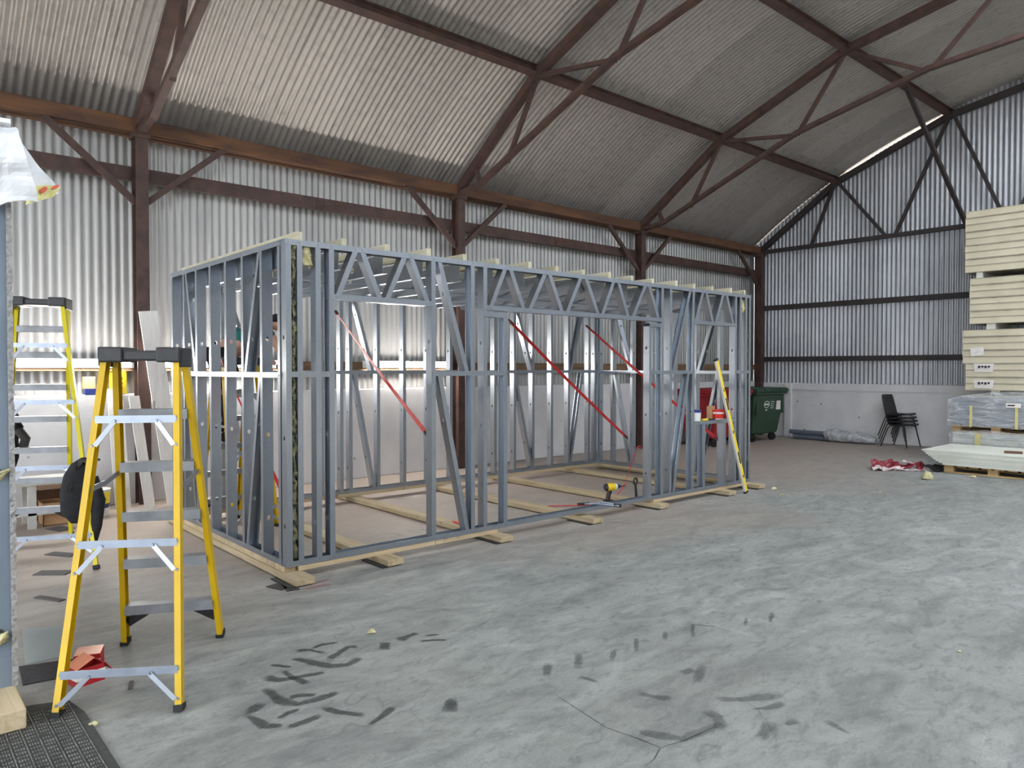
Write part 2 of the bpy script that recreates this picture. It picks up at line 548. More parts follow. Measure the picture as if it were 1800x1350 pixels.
def stain(name, mat, pts, w, z):
    pts = [Vector((p[0], p[1], z)) for p in pts]
    fine = []
    for i in range(len(pts) - 1):
        for t in (0, 0.34, 0.67):
            fine.append(pts[i].lerp(pts[i + 1], t))
    fine.append(pts[-1])
    vs_, al = [], []
    n = len(fine)
    for i, p in enumerate(fine):
        d = (fine[min(i + 1, n - 1)] - fine[max(i - 1, 0)]).normalized()
        q = Vector((-d.y, d.x, 0)) * w * (0.75 + 0.5 * noise.noise(p * 9))
        end = 0.35 if i in (0, n - 1) else 1.0
        for s_, a_ in ((-1, 0.0), (-0.55, 0.75), (0, 1.0), (0.55, 0.75), (1, 0.0)):
            vs_.append(p + q * s_)
            al.append(a_ * end)
    fs_ = [(i * 5 + j, i * 5 + j + 1, i * 5 + j + 6, i * 5 + j + 5) for i in range(n - 1) for j in range(4)]
    o = MB().add(vs_, fs_).build(name, mat, floor)
    at = o.data.attributes.new('edge', 'FLOAT', 'POINT')
    at.data.foreach_set('value', al)
    return o

TYRE = [([(1.26, 3.27), (1.37, 3.32)], 0.044), ([(1.26, 3.27), (1.28, 3.1), (1.34, 3.05)], 0.029), ([(1.35, 3.02), (1.42, 3.02), (1.51, 3.03)], 0.024), ([(1.44, 3.47), (1.43, 3.29), (1.48, 3.2), (1.57, 3.19), (1.68, 3.19)], 0.033), ([(1.35, 3.13), (1.41, 3.15), (1.47, 3.15)], 0.018), ([(1.55, 3.1), (1.58, 3.01), (1.66, 2.9)], 0.026), ([(1.63, 2.81), (1.71, 2.84), (1.81, 2.89)], 0.024), ([(1.48, 3.59), (1.53, 3.51), (1.6, 3.49), (1.74, 3.45)], 0.029), ([(1.59, 3.6), (1.59, 3.48), (1.62, 3.37)], 0.024), ([(1.7, 3.73), (1.75, 3.61), (1.8, 3.5), (1.88, 3.46), (1.98, 3.5)], 0.035), ([(1.84, 3.6), (1.91, 3.63), (2.0, 3.68), (2.05, 3.65)], 0.024), ([(1.75, 3.82), (1.82, 3.78), (1.86, 3.68)], 0.026), ([(1.84, 3.79), (1.91, 3.81), (1.99, 3.78)], 0.02), ([(1.57, 3.73), (1.61, 3.67), (1.64, 3.62)], 0.013), ([(2.12, 3.51), (2.2, 3.6)], 0.045), ([(2.26, 3.58), (2.35, 3.6), (2.42, 3.61)], 0.045), ([(2.35, 3.49), (2.42, 3.45), (2.48, 3.4)], 0.018), ([(2.42, 3.54), (2.5, 3.5)], 0.016), ([(1.96, 2.68), (2.06, 2.78)], 0.032), ([(1.48, 3.29), (1.53, 3.28), (1.59, 3.24)], 0.018), ([(2.76, 2.24), (2.79, 2.16), (2.83, 2.09)], 0.03), ([(3.02, 1.79), (3.09, 1.74), (3.2, 1.72)], 0.023), ([(2.81, 1.62), (2.98, 1.66)], 0.042), ([(3.1, 2.24), (3.2, 2.22)], 0.03), ([(3.07, 2.12), (3.28, 2.22)], 0.03), ([(2.99, 1.95), (3.09, 1.86), (3.27, 1.77)], 0.038), ([(2.85, 1.92), (2.84, 1.85), (2.75, 1.76)], 0.034), ([(3.0, 1.61), (3.08, 1.59)], 0.023), ([(3.17, 1.51), (3.13, 1.39)], 0.019), ([(2.56, 2.66), (2.69, 2.78)], 0.027), ([(2.75, 2.63), (2.92, 2.77)], 0.027), ([(2.96, 2.58), (3.11, 2.68)], 0.015), ([(3.17, 2.58), (3.32, 2.7)], 0.015), ([(3.42, 2.58), (3.54, 2.66)], 0.015), ([(3.58, 2.5), (3.76, 2.62), (3.84, 2.49)], 0.013), ([(3.98, 2.4), (4.13, 2.48)], 0.013), ([(4.14, 2.33), (4.32, 2.41)], 0.015), ([(2.69, 2.55), (2.71, 2.44)], 0.015), ([(2.47, 1.99), (2.56, 1.83), (2.8, 1.8)], 0.03)]
for i, (pts, w) in enumerate(TYRE):
    stain('tyre_mark', 'tyre_rubber' if i < 20 else 'tyre_rubber_faint', pts, w * 1.45, 0.001 + 0.0001 * (i % 5))
for pts in ([(2.45, 2.49), (2.42, 2.29), (2.39, 2.11), (2.42, 1.95), (2.43, 1.85), (2.34, 1.81), (2.26, 1.8)], [(2.43, 1.85), (2.55, 1.82), (2.76, 1.8)]):
    stain('floor_crack', 'crack_dirt', pts, 0.005, 0.0016)
for pts, w in (([(2.30, 4.86), (2.5, 4.84)], 0.05), ([(2.34, 4.93), (2.56, 4.95)], 0.03), ([(5.60, 4.93), (5.75, 4.86)], 0.012)):
    stain('spray_mark', 'red_spray', pts, w, 0.0017)

# ---- corrugated sheets
def corr_grid(width, f_of_t, nt, per=8, amp=AMP):
    # corrugated across local x; f_of_t(t) -> (point offset y, z), (normal y, z)
    n = int(round(width / PITCH)) * per
    vs_, fs_ = [], []
    for j in range(nt + 1):
        (y, z), (ny, nz) = f_of_t(j / nt)
        for i in range(n + 1):
            x = width * i / n
            h = amp * math.cos(2 * math.pi * x / PITCH)
            vs_.append((x, y + ny * h, z + nz * h))
    for j in range(nt):
        for i in range(n):
            a = j * (n + 1) + i
            fs_.append((a, a + 1, a + n + 2, a + n + 1))
    return MB().add(vs_, fs_)

def sheet_row(parent, mb, mat, places, rz=0.0, name='corrugated_sheet'):
    first = None
    for p in places:
        if first is None:
            first = mb.build(name, mat, None, smooth=True)
            o = first
        else:
            o = first.copy()
            COL.objects.link(o)
        o.location = p
        o.rotation_euler = (0, 0, rz)
        attach(o, parent)

SW = 0.72
NS = 31
wall_left = struct('wall_left', (XA, YW, 0), 'long shed wall of grey corrugated sheets over a white plinth')
wz = lambda z0, z1: (lambda t: ((0.0, z0 + (z1 - z0) * t), (-1.0, 0.0)))
sheet_row(wall_left, corr_grid(SW + PITCH, wz(1.22, 4.55), 1, amp=0.009), 'sheet_wall',
          [(XA - 0.2 + SW * i, YW + 0.003 * (i % 2), 0) for i in range(NS)])
MB().box(XA, XB + 0.2, 9.28, 9.62, 0.0, 1.27).build('plinth', 'white_paint', wall_left, bevel=0.015, label='white painted masonry plinth')
MB().box(XA, XB, 9.285, 9.445, 1.535, 1.655).build('sheeting_rail', 'old_timber', wall_left, label='brown timber sheeting rail')

wall_right = struct('wall_right', (XA, YN, 0), 'near long wall of corrugated sheets ')
pl = [XA - 0.2 + SW * i for i in range(NS)]
sheet_row(wall_right, corr_grid(SW + PITCH, wz(0.0, 4.55), 1), 'sheet_wall', [(x, YN, 0) for x in pl])

wall_front = struct('wall_front', (XA, YC, 0), 'open-ended wall behind the camera with a large doorway')
sheet_row(wall_front, corr_grid(SW + PITCH, wz(0.0, 4.6), 1), 'sheet_wall', [(XA, YN + SW * i, 0) for i in range(21) if not (-5.0 < YN + SW * i < 7.9)], rz=math.pi / 2)
sheet_row(wall_front, corr_grid(SW + PITCH, wz(4.2, 6.9), 1), 'sheet_wall', [(XA, YN + SW * i, 0) for i in range(4, 17)], rz=math.pi / 2)

wall_back = struct('wall_back', (16.0, YC, 0), 'gable end wall of blue-grey corrugated sheets over a white plinth')
def gable_sheet(y0, w, off):
    # profile runs along -Y; top follows the roof arc, leaving a strip of daylight in one bay
    n = int(round(w / PITCH)) * 8
    vs_, fs_ = [], []
    for j in range(2):
        for i in range(n + 1):
            y = y0 + w * i / n
            top = roof_z(max(min(y, 9.4), YN + 0.1)) - (0.050 if 5.3 < y < 7.33 else (0.004 if y > 7.33 else -0.02))
            vs_.append((16.0 + off - AMP * math.cos(2 * math.pi * y / PITCH), y, 1.2 if j == 0 else top))
    for i in range(n):
        fs_.append((i + 1, i, n + 1 + i, n + 2 + i))
    MB().add(vs_, fs_).build('corrugated_sheet', 'sheet_gable', wall_back, smooth=True)
for i in range(22):
    gable_sheet(YN + SW * i, SW + PITCH if i < 21 else 2 * PITCH, 0.004 * (i % 2))
MB().box(15.86, 16.2, YN, 9.28, 0, 1.235).build('plinth', 'white_paint', wall_back, bevel=0.015, label='white painted masonry plinth')
MB().box(15.80, 15.88, 8.40, 8.58, 0, 1.24).build('pier', 'white_paint', wall_back, bevel=0.02)
MB().box(15.84, 15.88, YN, 9.2, 1.08, 1.10).build('plinth_joint', 'white_paint', wall_back)
for z in (1.78, 2.98):
    MB().box(15.89, 15.975, YN + 0.1, 9.3, z - 0.055, z + 0.055).build('sheeting_rail', 'dark_steel', wall_back, label='dark steel sheeting rail')

ceiling = struct('ceiling', (XA, YC, 6.9), 'curved roof of grey corrugated sheets')
bands = [9.62, 7.41, 5.2, 2.95, 0.70, -1.55, -3.76, -6.0]
for bi in range(7):
    ya, yb = bands[bi], bands[bi + 1] - 0.12
    def arc(t, ya=ya, yb=yb, bi=bi):
        y = ya + (yb - ya) * t
        z = roof_z(y) + 0.012 * (1 - t)
        ny, nz = (y - YC) / RR, (z - ZC) / RR
        return (y - ya, z), (-ny, -nz)
    lit = lambda i: bi in (3, 4, 5) and (i % 4 in (1, 2, 3) if i > 13 else (i % 4 in (1, 2) and bi > 3))          # clear rooflight sheets in the far slope
    mbs = corr_grid(SW + PITCH, arc, 9)
    sheet_row(ceiling, mbs, 'sheet_roof', [(XA - 0.2 + SW * i, ya, 0.002 * (i % 2)) for i in range(NS) if not lit(i)])
    if bi in (3, 4, 5):
        sheet_row(ceiling, mbs, 'sheet_clear', [(XA - 0.2 + SW * i, ya, 0.002 * (i % 2)) for i in range(NS) if lit(i)], name='rooflight_sheet')

# ---- steel structure of the shed
TX = [2.38, 6.95, 11.4, 15.8]
TOP = [(9.28, 4.27), (7.41, 5.60), (5.2, 6.47), (2.95, 6.86)]
TOP = TOP + [(2 * YC - y, z) for y, z in TOP[::-1]]
BOT = [(9.22, 4.24), (8.66, 4.30), (6.0, 5.36), (4.02, 5.80)]
BOT = BOT + [(YC, 5.95)] + [(2 * YC - y, z) for y, z in BOT[::-1]]
WEB = [((8.80, 4.61), (8.66, 4.30)), ((7.41, 5.60), (8.06, 4.53)), ((7.41, 5.58), (6.02, 5.36)), ((6.0, 5.36), (5.22, 6.45)), ((5.2, 6.45), (4.06, 5.80)), ((4.0, 5.81), (2.97, 6.83)), ((2.95, 6.84), (YC, 5.95))]
WHICH = ['above the taller stepladder', 'over the doorway end of the steel frame', 'over the far end of the steel frame']
for i, x in enumerate(TX[:3]):
    t = thing('roof_truss', 'brown steel roof truss ' + WHICH[i], 'truss', (x, 9.2, 4.2), 'roof trusses')
    for a, b in zip(TOP[:-1], TOP[1:]):
        MB().bar((x, a[0], a[1]), (x, b[0], b[1]), 0.11, 0.12, (1, 0, 0)).build('top_chord', 'brown_steel', t)
    for a, b in zip(BOT[:-1], BOT[1:]):
        m = MB().bar((x, a[0], a[1]), (x, b[0], b[1]), 0.012, 0.08, (1, 0, 0))
        m.bar((x - 0.04, a[0], a[1] + 0.03), (x - 0.04, b[0], b[1] + 0.03), 0.06, 0.010, (1, 0, 0))
        m.build('bottom_chord', 'brown_steel', t)
    for a, b in WEB:
        for s_ in ((1,), (-1,)):
            f_ = (lambda q: q) if s_[0] == 1 else (lambda q: (2 * YC - q[0], q[1]))
            a2, b2 = f_(a), f_(b)
            MB().bar((x + 0.02, a2[0], a2[1]), (x + 0.02, b2[0], b2[1]), 0.055, 0.055, (1, 0, 0)).build('web_member', 'brown_steel', t)
gt = thing('gable_truss', 'dark steel truss with a flat tie against the gable sheets', 'truss', (15.83, 9.2, 4.28), 'roof trusses')
x = 15.84
for a, b in zip(TOP[:-1], TOP[1:]):
    MB().bar((x, a[0], a[1]), (x, b[0], b[1]), 0.11, 0.10, (1, 0, 0)).build('top_chord', 'dark_steel', gt)
MB().box(x - 0.05, x + 0.05, 2 * YC - 9.2, 9.2, 4.25, 4.33).build('tie', 'dark_steel', gt)
for a, b in [((7.97, 4.3), (7.45, 5.58)), ((7.38, 5.58), (6.38, 4.3)), ((6.19, 4.3), (5.22, 6.43)), ((5.12, 6.42), (4.25, 4.3)), ((4.1, 4.3), (3.0, 6.8)), ((2.9, 6.82), (YC, 4.3))]:
    for f_ in (lambda q: q, lambda q: (2 * YC - q[0], q[1])):
        a2, b2 = f_(a), f_(b)
        MB().bar((x - 0.01, a2[0], a2[1]), (x - 0.01, b2[0], b2[1]), 0.06, 0.06, (1, 0, 0)).build('web_member', 'dark_steel', gt)
wb = MB().bar((13.66, 5.18, 6.45), (15.78, 4.88, 4.30), 0.065, 0.065)
tag(wb.build('wind_brace', 'dark_steel'), 'long slanting brace from a purlin down to the gable tie', 'brace')

I_PROF = lambda w, d, t, tw: [(-w / 2, 0), (w / 2, 0), (w / 2, t), (tw / 2, t), (tw / 2, d - t), (w / 2, d - t), (w / 2, d), (-w / 2, d), (-w / 2, d - t), (-tw / 2, d - t), (-tw / 2, t), (-w / 2, t)]
PUR = ['first purlin up from the eave, carrying the corrugated roof', 'second purlin up from the eave, ending beside the daylight gap', 'third purlin up from the eave, near the roof crown', 'fourth purlin up, just past the roof crown', 'purlin on the far slope beside the crown', 'purlin low on the far slope']
for i, (y, z) in enumerate(TOP[1:-1]):
    n = Vector((0, y - YC, z - ZC)).normalized()
    tn = Vector((0, n.z, -n.y))
    m = MB().sweep(I_PROF(0.10, 0.16, 0.012, 0.010), (XA, y, z), (XB - 0.02, y, z), tn, n)
    m.v = [tuple(Vector(p) - n * 0.035) for p in m.v]
    tag(m.build('purlin', 'brown_steel'), 'dark brown steel ' + PUR[i], 'beam', 'roof purlins')

CW = ['behind the paired stepladders', 'behind the doorway of the steel frame', 'behind the far half of the steel frame', 'in the corner by the green bin']
ends = [XA] + TX
for i, x in enumerate(TX):
    t = thing('steel_column', 'brown steel column with knee braces ' + CW[i], 'column', (x, 9.2, 0), 'columns along the long wall')
    MB().sweep(I_PROF(0.135, 0.17, 0.014, 0.012), (x, 9.12, 0), (x, 9.12, 4.22), (1, 0, 0), (0, 1, 0)).build('shaft', 'brown_steel', t)
    for s_ in (-1, 1):
        if i == 3 and s_ == 1:
            continue
        MB().bar((x + s_ * 0.05, 9.2, 3.46), (x + s_ * 0.95, 9.2, 4.25), 0.07, 0.05, (0, 1, 0)).build('knee_brace', 'brown_steel', t)
    MB().box(x - 0.09, x + 0.09, 9.1, 9.32, 4.19, 4.25).build('cap_plate', 'brown_steel', t)
    a, b = ends[i], x
    c = ['from the open end to the first column', 'between the first two columns', 'between the middle columns', 'running into the gable corner'][i]
    tag(MB().box(a + 0.005, b - 0.005, 9.16, 9.445, 4.25, 4.41).build('eave_beam', 'rust_steel', bevel=0.008), 'rusty brown eave beam ' + c, 'beam', 'eave beams')
    r = thing('wall_rail', 'brown steel channel rail below the eave beam ' + c, 'beam', (a, 9.3, 3.8), 'channel rails')
    p = [(0, 0), (0.06, 0), (0.06, 0.012), (0.012, 0.012), (0.012, 0.148), (0.06, 0.148), (0.06, 0.16), (0, 0.16)]
    MB().sweep(p, (a + 0.07, 9.27, 3.72), (b - 0.07, 9.27, 3.72), (0, 1, 0), (0, 0, 1)).build('channel', 'brown_steel', r)
    if i > 0:
        xm = (a + b) / 2 + 0.1
        MB().box(xm - 0.16, xm + 0.16, 9.258, 9.271, 3.735, 3.865).build('splice_plate', 'brown_steel', r)
        for dx in (-0.12, -0.06, 0.06, 0.12):
            for dz in (-0.03, 0.03):
                MB().cyl((xm + dx, 9.259, 3.80 + dz), (xm + dx, 9.244, 3.80 + dz), 0.014, n=6).build('bolt', 'rust_steel', r)

# ---- wall lights
LW = ['behind the tall stepladder', 'behind the near end of the steel frame', 'behind the doorway of the steel frame']
for i, (a, b) in enumerate(((1.10, 2.28), (2.60, 4.10), (5.31, 6.79))):
    t = thing('batten_light', 'glowing white LED batten on the timber rail ' + LW[i], 'light', ((a + b) / 2, 9.28, 1.62), 'batten lights')
    h = MB().box(a, b, 9.252, 9.285, 1.572, 1.668)
    h.build('housing', 'pail_white', t)
    MB().box(a + 0.012, b - 0.012, 9.205, 9.253, 1.580, 1.660).build('diffuser', 'led_tube', t, bevel=0.02)
    for xx in (a, b):
        MB().box(xx - 0.012, xx + 0.012, 9.200, 9.285, 1.568, 1.672).build('end_cap', 'pail_white', t)

# ================================================================ STEEL FRAME CABIN
FX0, FX1, FY0, FY1, ZB, ZT = 2.290, 8.600, 5.126, 7.812, 0.096, 2.509
D, B = 0.089, 0.043
ZH = (1.79, 1.046, 0.395)
X_, Y_, Z_ = Vector((1, 0, 0)), Vector((0, 1, 0)), Vector((0, 0, 1))
cab = thing('cabin_framework', 'galvanised steel stud frame of a small cabin standing on timber sleepers', 'frame', ((FX0 + FX1) / 2, (FY0 + FY1) / 2, ZB))
screws = MB()
def stud(x, y, ex, ey, z0=ZB + 0.002, z1=ZT - 0.002, name='stud', holes=True):
    MB().csec((x, y, z0), ex, ey, Z_, z1 - z0, D - 0.004, B, holes=[h - z0 for h in ZH] if holes else ()).build(name, 'galvanised', cab)
    # screw heads at plates and noggin
def screw(p, n):
    p, n = Vector(p), Vector(n)
    screws.cyl(p, p + n * 0.004, 0.0065, 0.004, 6)
def diag(p0, p1, ey, flip, name='brace', Dd=0.083, hol=True):
    p0, p1, ey = Vector(p0), Vector(p1), Vector(ey)
    ez = (p1 - p0).normalized()
    ex = ey.cross(ez).normalized() * (1 if flip else -1)
    L = (p1 - p0).length
    hs = [L * 0.28, L * 0.72] if (hol and L > 0.6) else ()
    MB().csec(p0 - ex * B / 2, ex, ey, ez, L, Dd, B, holes=hs).build(name, 'galvanised', cab)
def plate_x(x0, x1, y, z, up, name, Dw=D):
    # track running along X, flanges pointing up or down
    ez = X_
    ey = Y_
    MB().csec((x0, y, z), Z_ * (1 if up else -1), ey, ez, x1 - x0, Dw, 0.042, lip=0.0).build(name, 'galvanised', cab)
def plate_y(y0, y1, x, z, up, name):
    MB().csec((x, y0, z), Z_ * (1 if up else -1), X_, Y_, y1 - y0, D, 0.042, lip=0.0).build(name, 'galvanised', cab)

# --- front wall
F = FY0 + 0.002
plate_x(FX0, FX1, FY0, ZB, True, 'bottom_plate')
plate_x(FX0, FX1, FY0, ZT, False, 'top_plate')
# (x of flange start, web on the -X side, z1)
FRONT = [(2.297, 1, 0), (2.385, 0, 0), (2.532, 1, 0), (2.642, 0, 0), (3.586, 1, 0), (4.008, 0, 0), (4.150, 1, 0), (4.390, 0, 2.03), (6.511, 1, 2.03), (6.725, 0, 0), (6.882, 1, 0), (7.318, 0, 0), (7.545, 0, 0.893), (7.990, 1, 0.893), (8.228, 1, 0), (8.335, 0, 0), (8.466, 1, 0), (8.552, 0, 0)]
for x, wl, z1 in FRONT:
    z1 = z1 or ZT - 0.002
    if wl:
        stud(x, F, X_, Y_, z1=z1, name='stud' if z1 > 2.2 else 'jack_stud')
    else:
        stud(x + B, F, -X_, Y_, z1=z1, name='stud' if z1 > 2.2 else 'jack_stud')
    for zz in [ZB + 0.02] + ([ZT - 0.02] if z1 > 2.2 else []) + ([1.517] if z1 > 1.5 and not 2.7 < x < 3.5 else []):
        screw((x + B / 2, FY0, zz), (0, -1, 0))
for a, b in ((2.30, 2.685), (3.60, 4.43), (6.515, 7.36), (8.235, 8.595)):
    plate_x(a, b, FY0 - 0.001, 1.539, False, 'noggin')
plate_x(7.325, 8.27, FY0 - 0.001, 0.931, False, 'window_sill_track')
for a, b in ((4.155, 4.434), (6.512, 6.765)):
    plate_x(a, b, FY0 - 0.001, 2.068, False, 'head_track')
for a, b in ((2.650, 3.627), (4.155, 6.765), (7.325, 8.27)):
    plate_x(a, b, FY0 - 0.001, 2.088, True, 'header_chord')
    for xx in (a + 0.05, b - 0.05):
        screw((xx, FY0 - 0.001, 2.108), (0, -1, 0))
H1 = [(2.715, 2.873), (3.093, 2.927), (3.150, 3.324), (3.551, 3.383)]
H2 = [(4.236, 4.412), (4.643, 4.472), (4.713, 4.920), (5.152, 4.972), (5.214, 5.417), (5.681, 5.490), (5.731, 5.919), (6.157, 5.989), (6.225, 6.448), (6.683, 6.506)]
H3 = [(7.375, 7.537), (7.748, 7.600), (7.795, 7.967), (8.197, 8.034)]
for xb, xt in H1 + H2 + H3:
    up = xt > xb
    diag((xb, F + 0.001, 2.108), (xt, F + 0.001, 2.485), Y_, True, 'header_web', hol=False)
    screw((xb, FY0 - 0.001, 2.108), (0, -1, 0))
    screw((xt, FY0, 2.487), (0, -1, 0))
diag((3.672, F + 0.003, 2.475), (3.968, F + 0.003, 1.530), Y_, False)
diag((3.672, F + 0.003, 1.505), (3.972, F + 0.003, 0.120), Y_, False)
diag((7.278, F + 0.003, 2.475), (6.955, F + 0.003, 1.530), Y_, True)
diag((7.250, F + 0.003, 1.505), (6.965, F + 0.003, 0.120), Y_, True)

# --- left wall (faces the stepladders)
plate_y(FY0 + D, FY1, FX0, ZB, True, 'bottom_plate')
plate_y(FY0 + D, FY1, FX0, ZT, False, 'top_plate')
plate_y(FY0 + D, FY1, FX0 - 0.001, 1.533, False, 'noggin')
LEFT = [5.222, 5.550, 5.930, 6.305, 6.680, 7.045, 7.405, 7.762]
for y in LEFT:
    stud(FX0 + 0.002, y, Y_, X_)
    for zz in (ZB + 0.02, 1.512, ZT - 0.02):
        screw((FX0, y + B / 2, zz), (-1, 0, 0))
diag((FX0 + 0.005, 7.37, 2.475), (FX0 + 0.005, 7.11, 1.525), X_, True)
diag((FX0 + 0.005, 5.615, 2.475), (FX0 + 0.005, 5.905, 1.525), X_, False)
diag((FX0 + 0.005, 7.37, 1.50), (FX0 + 0.005, 7.11, 0.12), X_, True)
diag((FX0 + 0.005, 5.615, 1.50), (FX0 + 0.005, 5.885, 0.12), X_, False)

# --- back wall
YB = FY1 - D
plate_x(FX0, FX1, YB, ZB, True, 'bottom_plate')
plate_x(FX0, FX1, YB, ZT, False, 'top_plate')
plate_x(FX0 + 0.1, FX1 - 0.1, YB - 0.001, 1.539, False, 'noggin')
BACK = [2.385, 2.755, 3.125, 3.495, 3.865, 4.112, 4.230, 4.603, 4.973, 5.335, 5.690, 6.065, 6.440, 6.797, 7.150, 7.523, 7.878, 8.322, 8.47]
for x in BACK:
    stud(x, YB + 0.002, X_, Y_)
for a, b in (((4.284, 2.46), (4.552, 1.53)), ((4.30, 1.51), (4.566, 0.12)), ((6.84, 2.46), (7.157, 1.53)), ((6.82, 1.51), (7.150, 0.12)), ((8.20, 2.46), (7.945, 1.53)), ((8.19, 1.51), (7.935, 0.12)), ((2.80, 2.46), (3.09, 1.53)), ((2.80, 1.51), (3.09, 0.12))):
    diag((a[0], YB + 0.003, a[1]), (b[0], YB + 0.003, b[1]), Y_, b[0] < a[0])

# --- right wall
XR = FX1 - D
plate_y(FY0 + D, YB, XR, ZB, True, 'bottom_plate')
plate_y(FY0 + D, YB, XR, ZT, False, 'top_plate')
plate_y(FY0 + D, YB, XR - 0.001, 1.533, False, 'noggin')
for y in (5.222, 5.53, 5.90, 6.27, 6.65, 7.02, 7.40, 7.67):
    stud(XR + 0.002, y, Y_, X_)
for a, b in (((7.385, 2.46), (7.075, 1.53)), ((7.39, 1.51), (7.08, 0.12)), ((5.58, 2.46), (5.88, 1.53)), ((5.58, 1.51), (5.88, 0.12))):
    diag((XR + 0.004, a[0], a[1]), (XR + 0.004, b[0], b[1]), X_, b[0] < a[0])

# --- ceiling joists and bridging
JX = [2.395, 2.767, 3.163, 3.556, 3.947, 4.330, 4.714, 5.088, 5.481, 5.857, 6.231, 6.608, 7.010, 7.380, 7.772, 8.149, 8.479]
for x in JX:
    MB().csec((x, FY0 + D, 2.335), X_, Z_, Y_, YB - FY0 - D, 0.150, 0.045, holes=(0.5, 1.25, 2.0), hw=0.03, hh=0.03).build('ceiling_joist', 'galvanised', cab)
for y in (6.0, 6.9):
    MB().csec((FX0 + D, y, 2.333), Z_ * -1, Y_, X_, XR - FX0 - D, 0.05, 0.012, lip=0).build('joist_strap', 'galvanised', cab)
screws.build('screw_heads', 'zinc', cab, kind='stuff')

# --- mineral wool in the corners
def wool(name, x0, x1, y0, y1, z0, z1, mat, seed, nz=60):
    m = MB()
    st = []
    for i in range(nz + 1):
        z = z0 + (z1 - z0) * i / nz
        w = 0.75 + 0.5 * noise.noise(Vector((seed, z * 11, 2.2)))
        st.append((((x0 + x1) / 2 + 0.010 * noise.noise(Vector((seed, z * 17, 9))), (y0 + y1) / 2, z), ((x1 - x0) / 2 * w * 1.2, 0, 0), (0, (y1 - y0) / 2 * w * 1.2, 0)))
    m.blob(st, 16, 0.022, 26.0, seed)
    return m.build(name, mat, cab)
wool('corner_insulation', 2.345, 2.388, 5.14, 5.20, 0.14, 2.46, 'mineral_wool', 3.0, 130).__setitem__('label', 'green-grey mineral wool stuffed in the corner')
wool('insulation_tuft', 2.435, 2.53, 5.14, 5.21, 2.33, 2.47, 'wool_light', 5.0, 12)
wool('corner_insulation', 8.513, 8.548, 5.14, 5.20, 0.16, 2.30, 'mineral_wool', 8.0, 120)
wool('insulation_tuft', 8.385, 8.46, 5.135, 5.20, 2.28, 2.45, 'wool_light', 11.0, 12)

ORD = ['first', 'second', 'third', 'fourth', 'fifth', 'sixth', 'seventh', 'eighth', 'ninth', 'tenth', 'eleventh', 'twelfth', 'thirteenth', 'fourteenth', 'fifteenth', 'sixteenth', 'seventeenth', 'eighteenth']
# ================================================================ TIMBER UNDER AND OVER THE FRAME
SL = ['under the corner nearest the yellow stepladder', 'crossing under the doorway opening', 'under the double studs beside the doorway', 'ending under the wide opening', 'under the studs beside the wide opening', 'beside the foot of the yellow spirit level', 'at the corner facing the green bin']
for i, (x, y0) in enumerate(((2.338, 4.915), (3.113, 4.945), (4.288, 4.960), (5.499, 4.960), (6.639, 5.000), (7.971, 4.985), (8.700, 5.01))):
    o = MB().box(x - 0.0725, x + 0.0725, y0, 7.90 + 0.06 * (i % 3), 0.009, 0.056).build('timber_sleeper', 'pine_y', bevel=0.003)
    tag(o, 'pale softwood sleeper ' + SL[i], 'timber', 'sleepers under the steel frame')
    o = MB().box(x - 0.12, x + 0.05, y0 + 0.01, y0 + 0.33, 0.0, 0.009).build('packer', 'black_plastic')
    tag(o, 'thin black packer below the sleeper ' + SL[i], 'packer', 'packers under the sleepers')
RX = [(2.385, 3.62, 'beneath the doorway track'), (3.625, 4.32, 'ending beside the wide opening'), (6.60, 8.60, 'beneath the window bay')]
for a, b, w in RX:
    tag(MB().box(a, b, FY0 + 0.004, FY0 + 0.095, 0.056, 0.096).build('rim_timber', 'pine_x', bevel=0.002), 'flat rim timber along the front edge ' + w, 'timber', 'rim timbers')
tag(MB().box(FX0, FX1, YB, FY1, 0.056, 0.096).build('rim_timber', 'pine_x', bevel=0.002), 'flat rim timber under the back wall of the steel frame', 'timber', 'rim timbers')
tag(MB().box(XR, FX1, FY0 + 0.1, YB - 0.002, 0.056, 0.096).build('rim_timber', 'pine_y', bevel=0.002), 'flat rim timber under the end wall by the bins', 'timber', 'rim timbers')
y = FY0 + 0.03
for j, l in enumerate((0.17, 0.16, 0.145, 0.15, 0.155, 0.15, 0.15, 0.16, 0.15, 0.15, 0.15, 0.16, 0.15, 0.15, 0.15, 0.16, 0.12)):
    if y + l > YB:
        break
    tag(MB().box(FX0 - 0.004, FX0 + 0.085, y, y + l - 0.003, 0.056, 0.096).build('timber_block', 'pine_x', bevel=0.002), 'short timber packing block under the wall facing the stepladders, %s from the sleeper end' % ORD[j], 'timber', 'packing blocks')
    y += l
for i, x in enumerate(JX):
    w = ORD[i] + ' from the wool-stuffed corner'
    o = MB().box(x - 0.001, x + 0.043, 5.15 + 0.012 * ((i * 7) % 3), 7.80, ZT, ZT + (0.06 if i % 3 else 0.066)).build('roof_batten', 'treated_pine', bevel=0.002)
    tag(o, 'timber batten on top of the steel frame, ' + w, 'timber', 'roof battens')

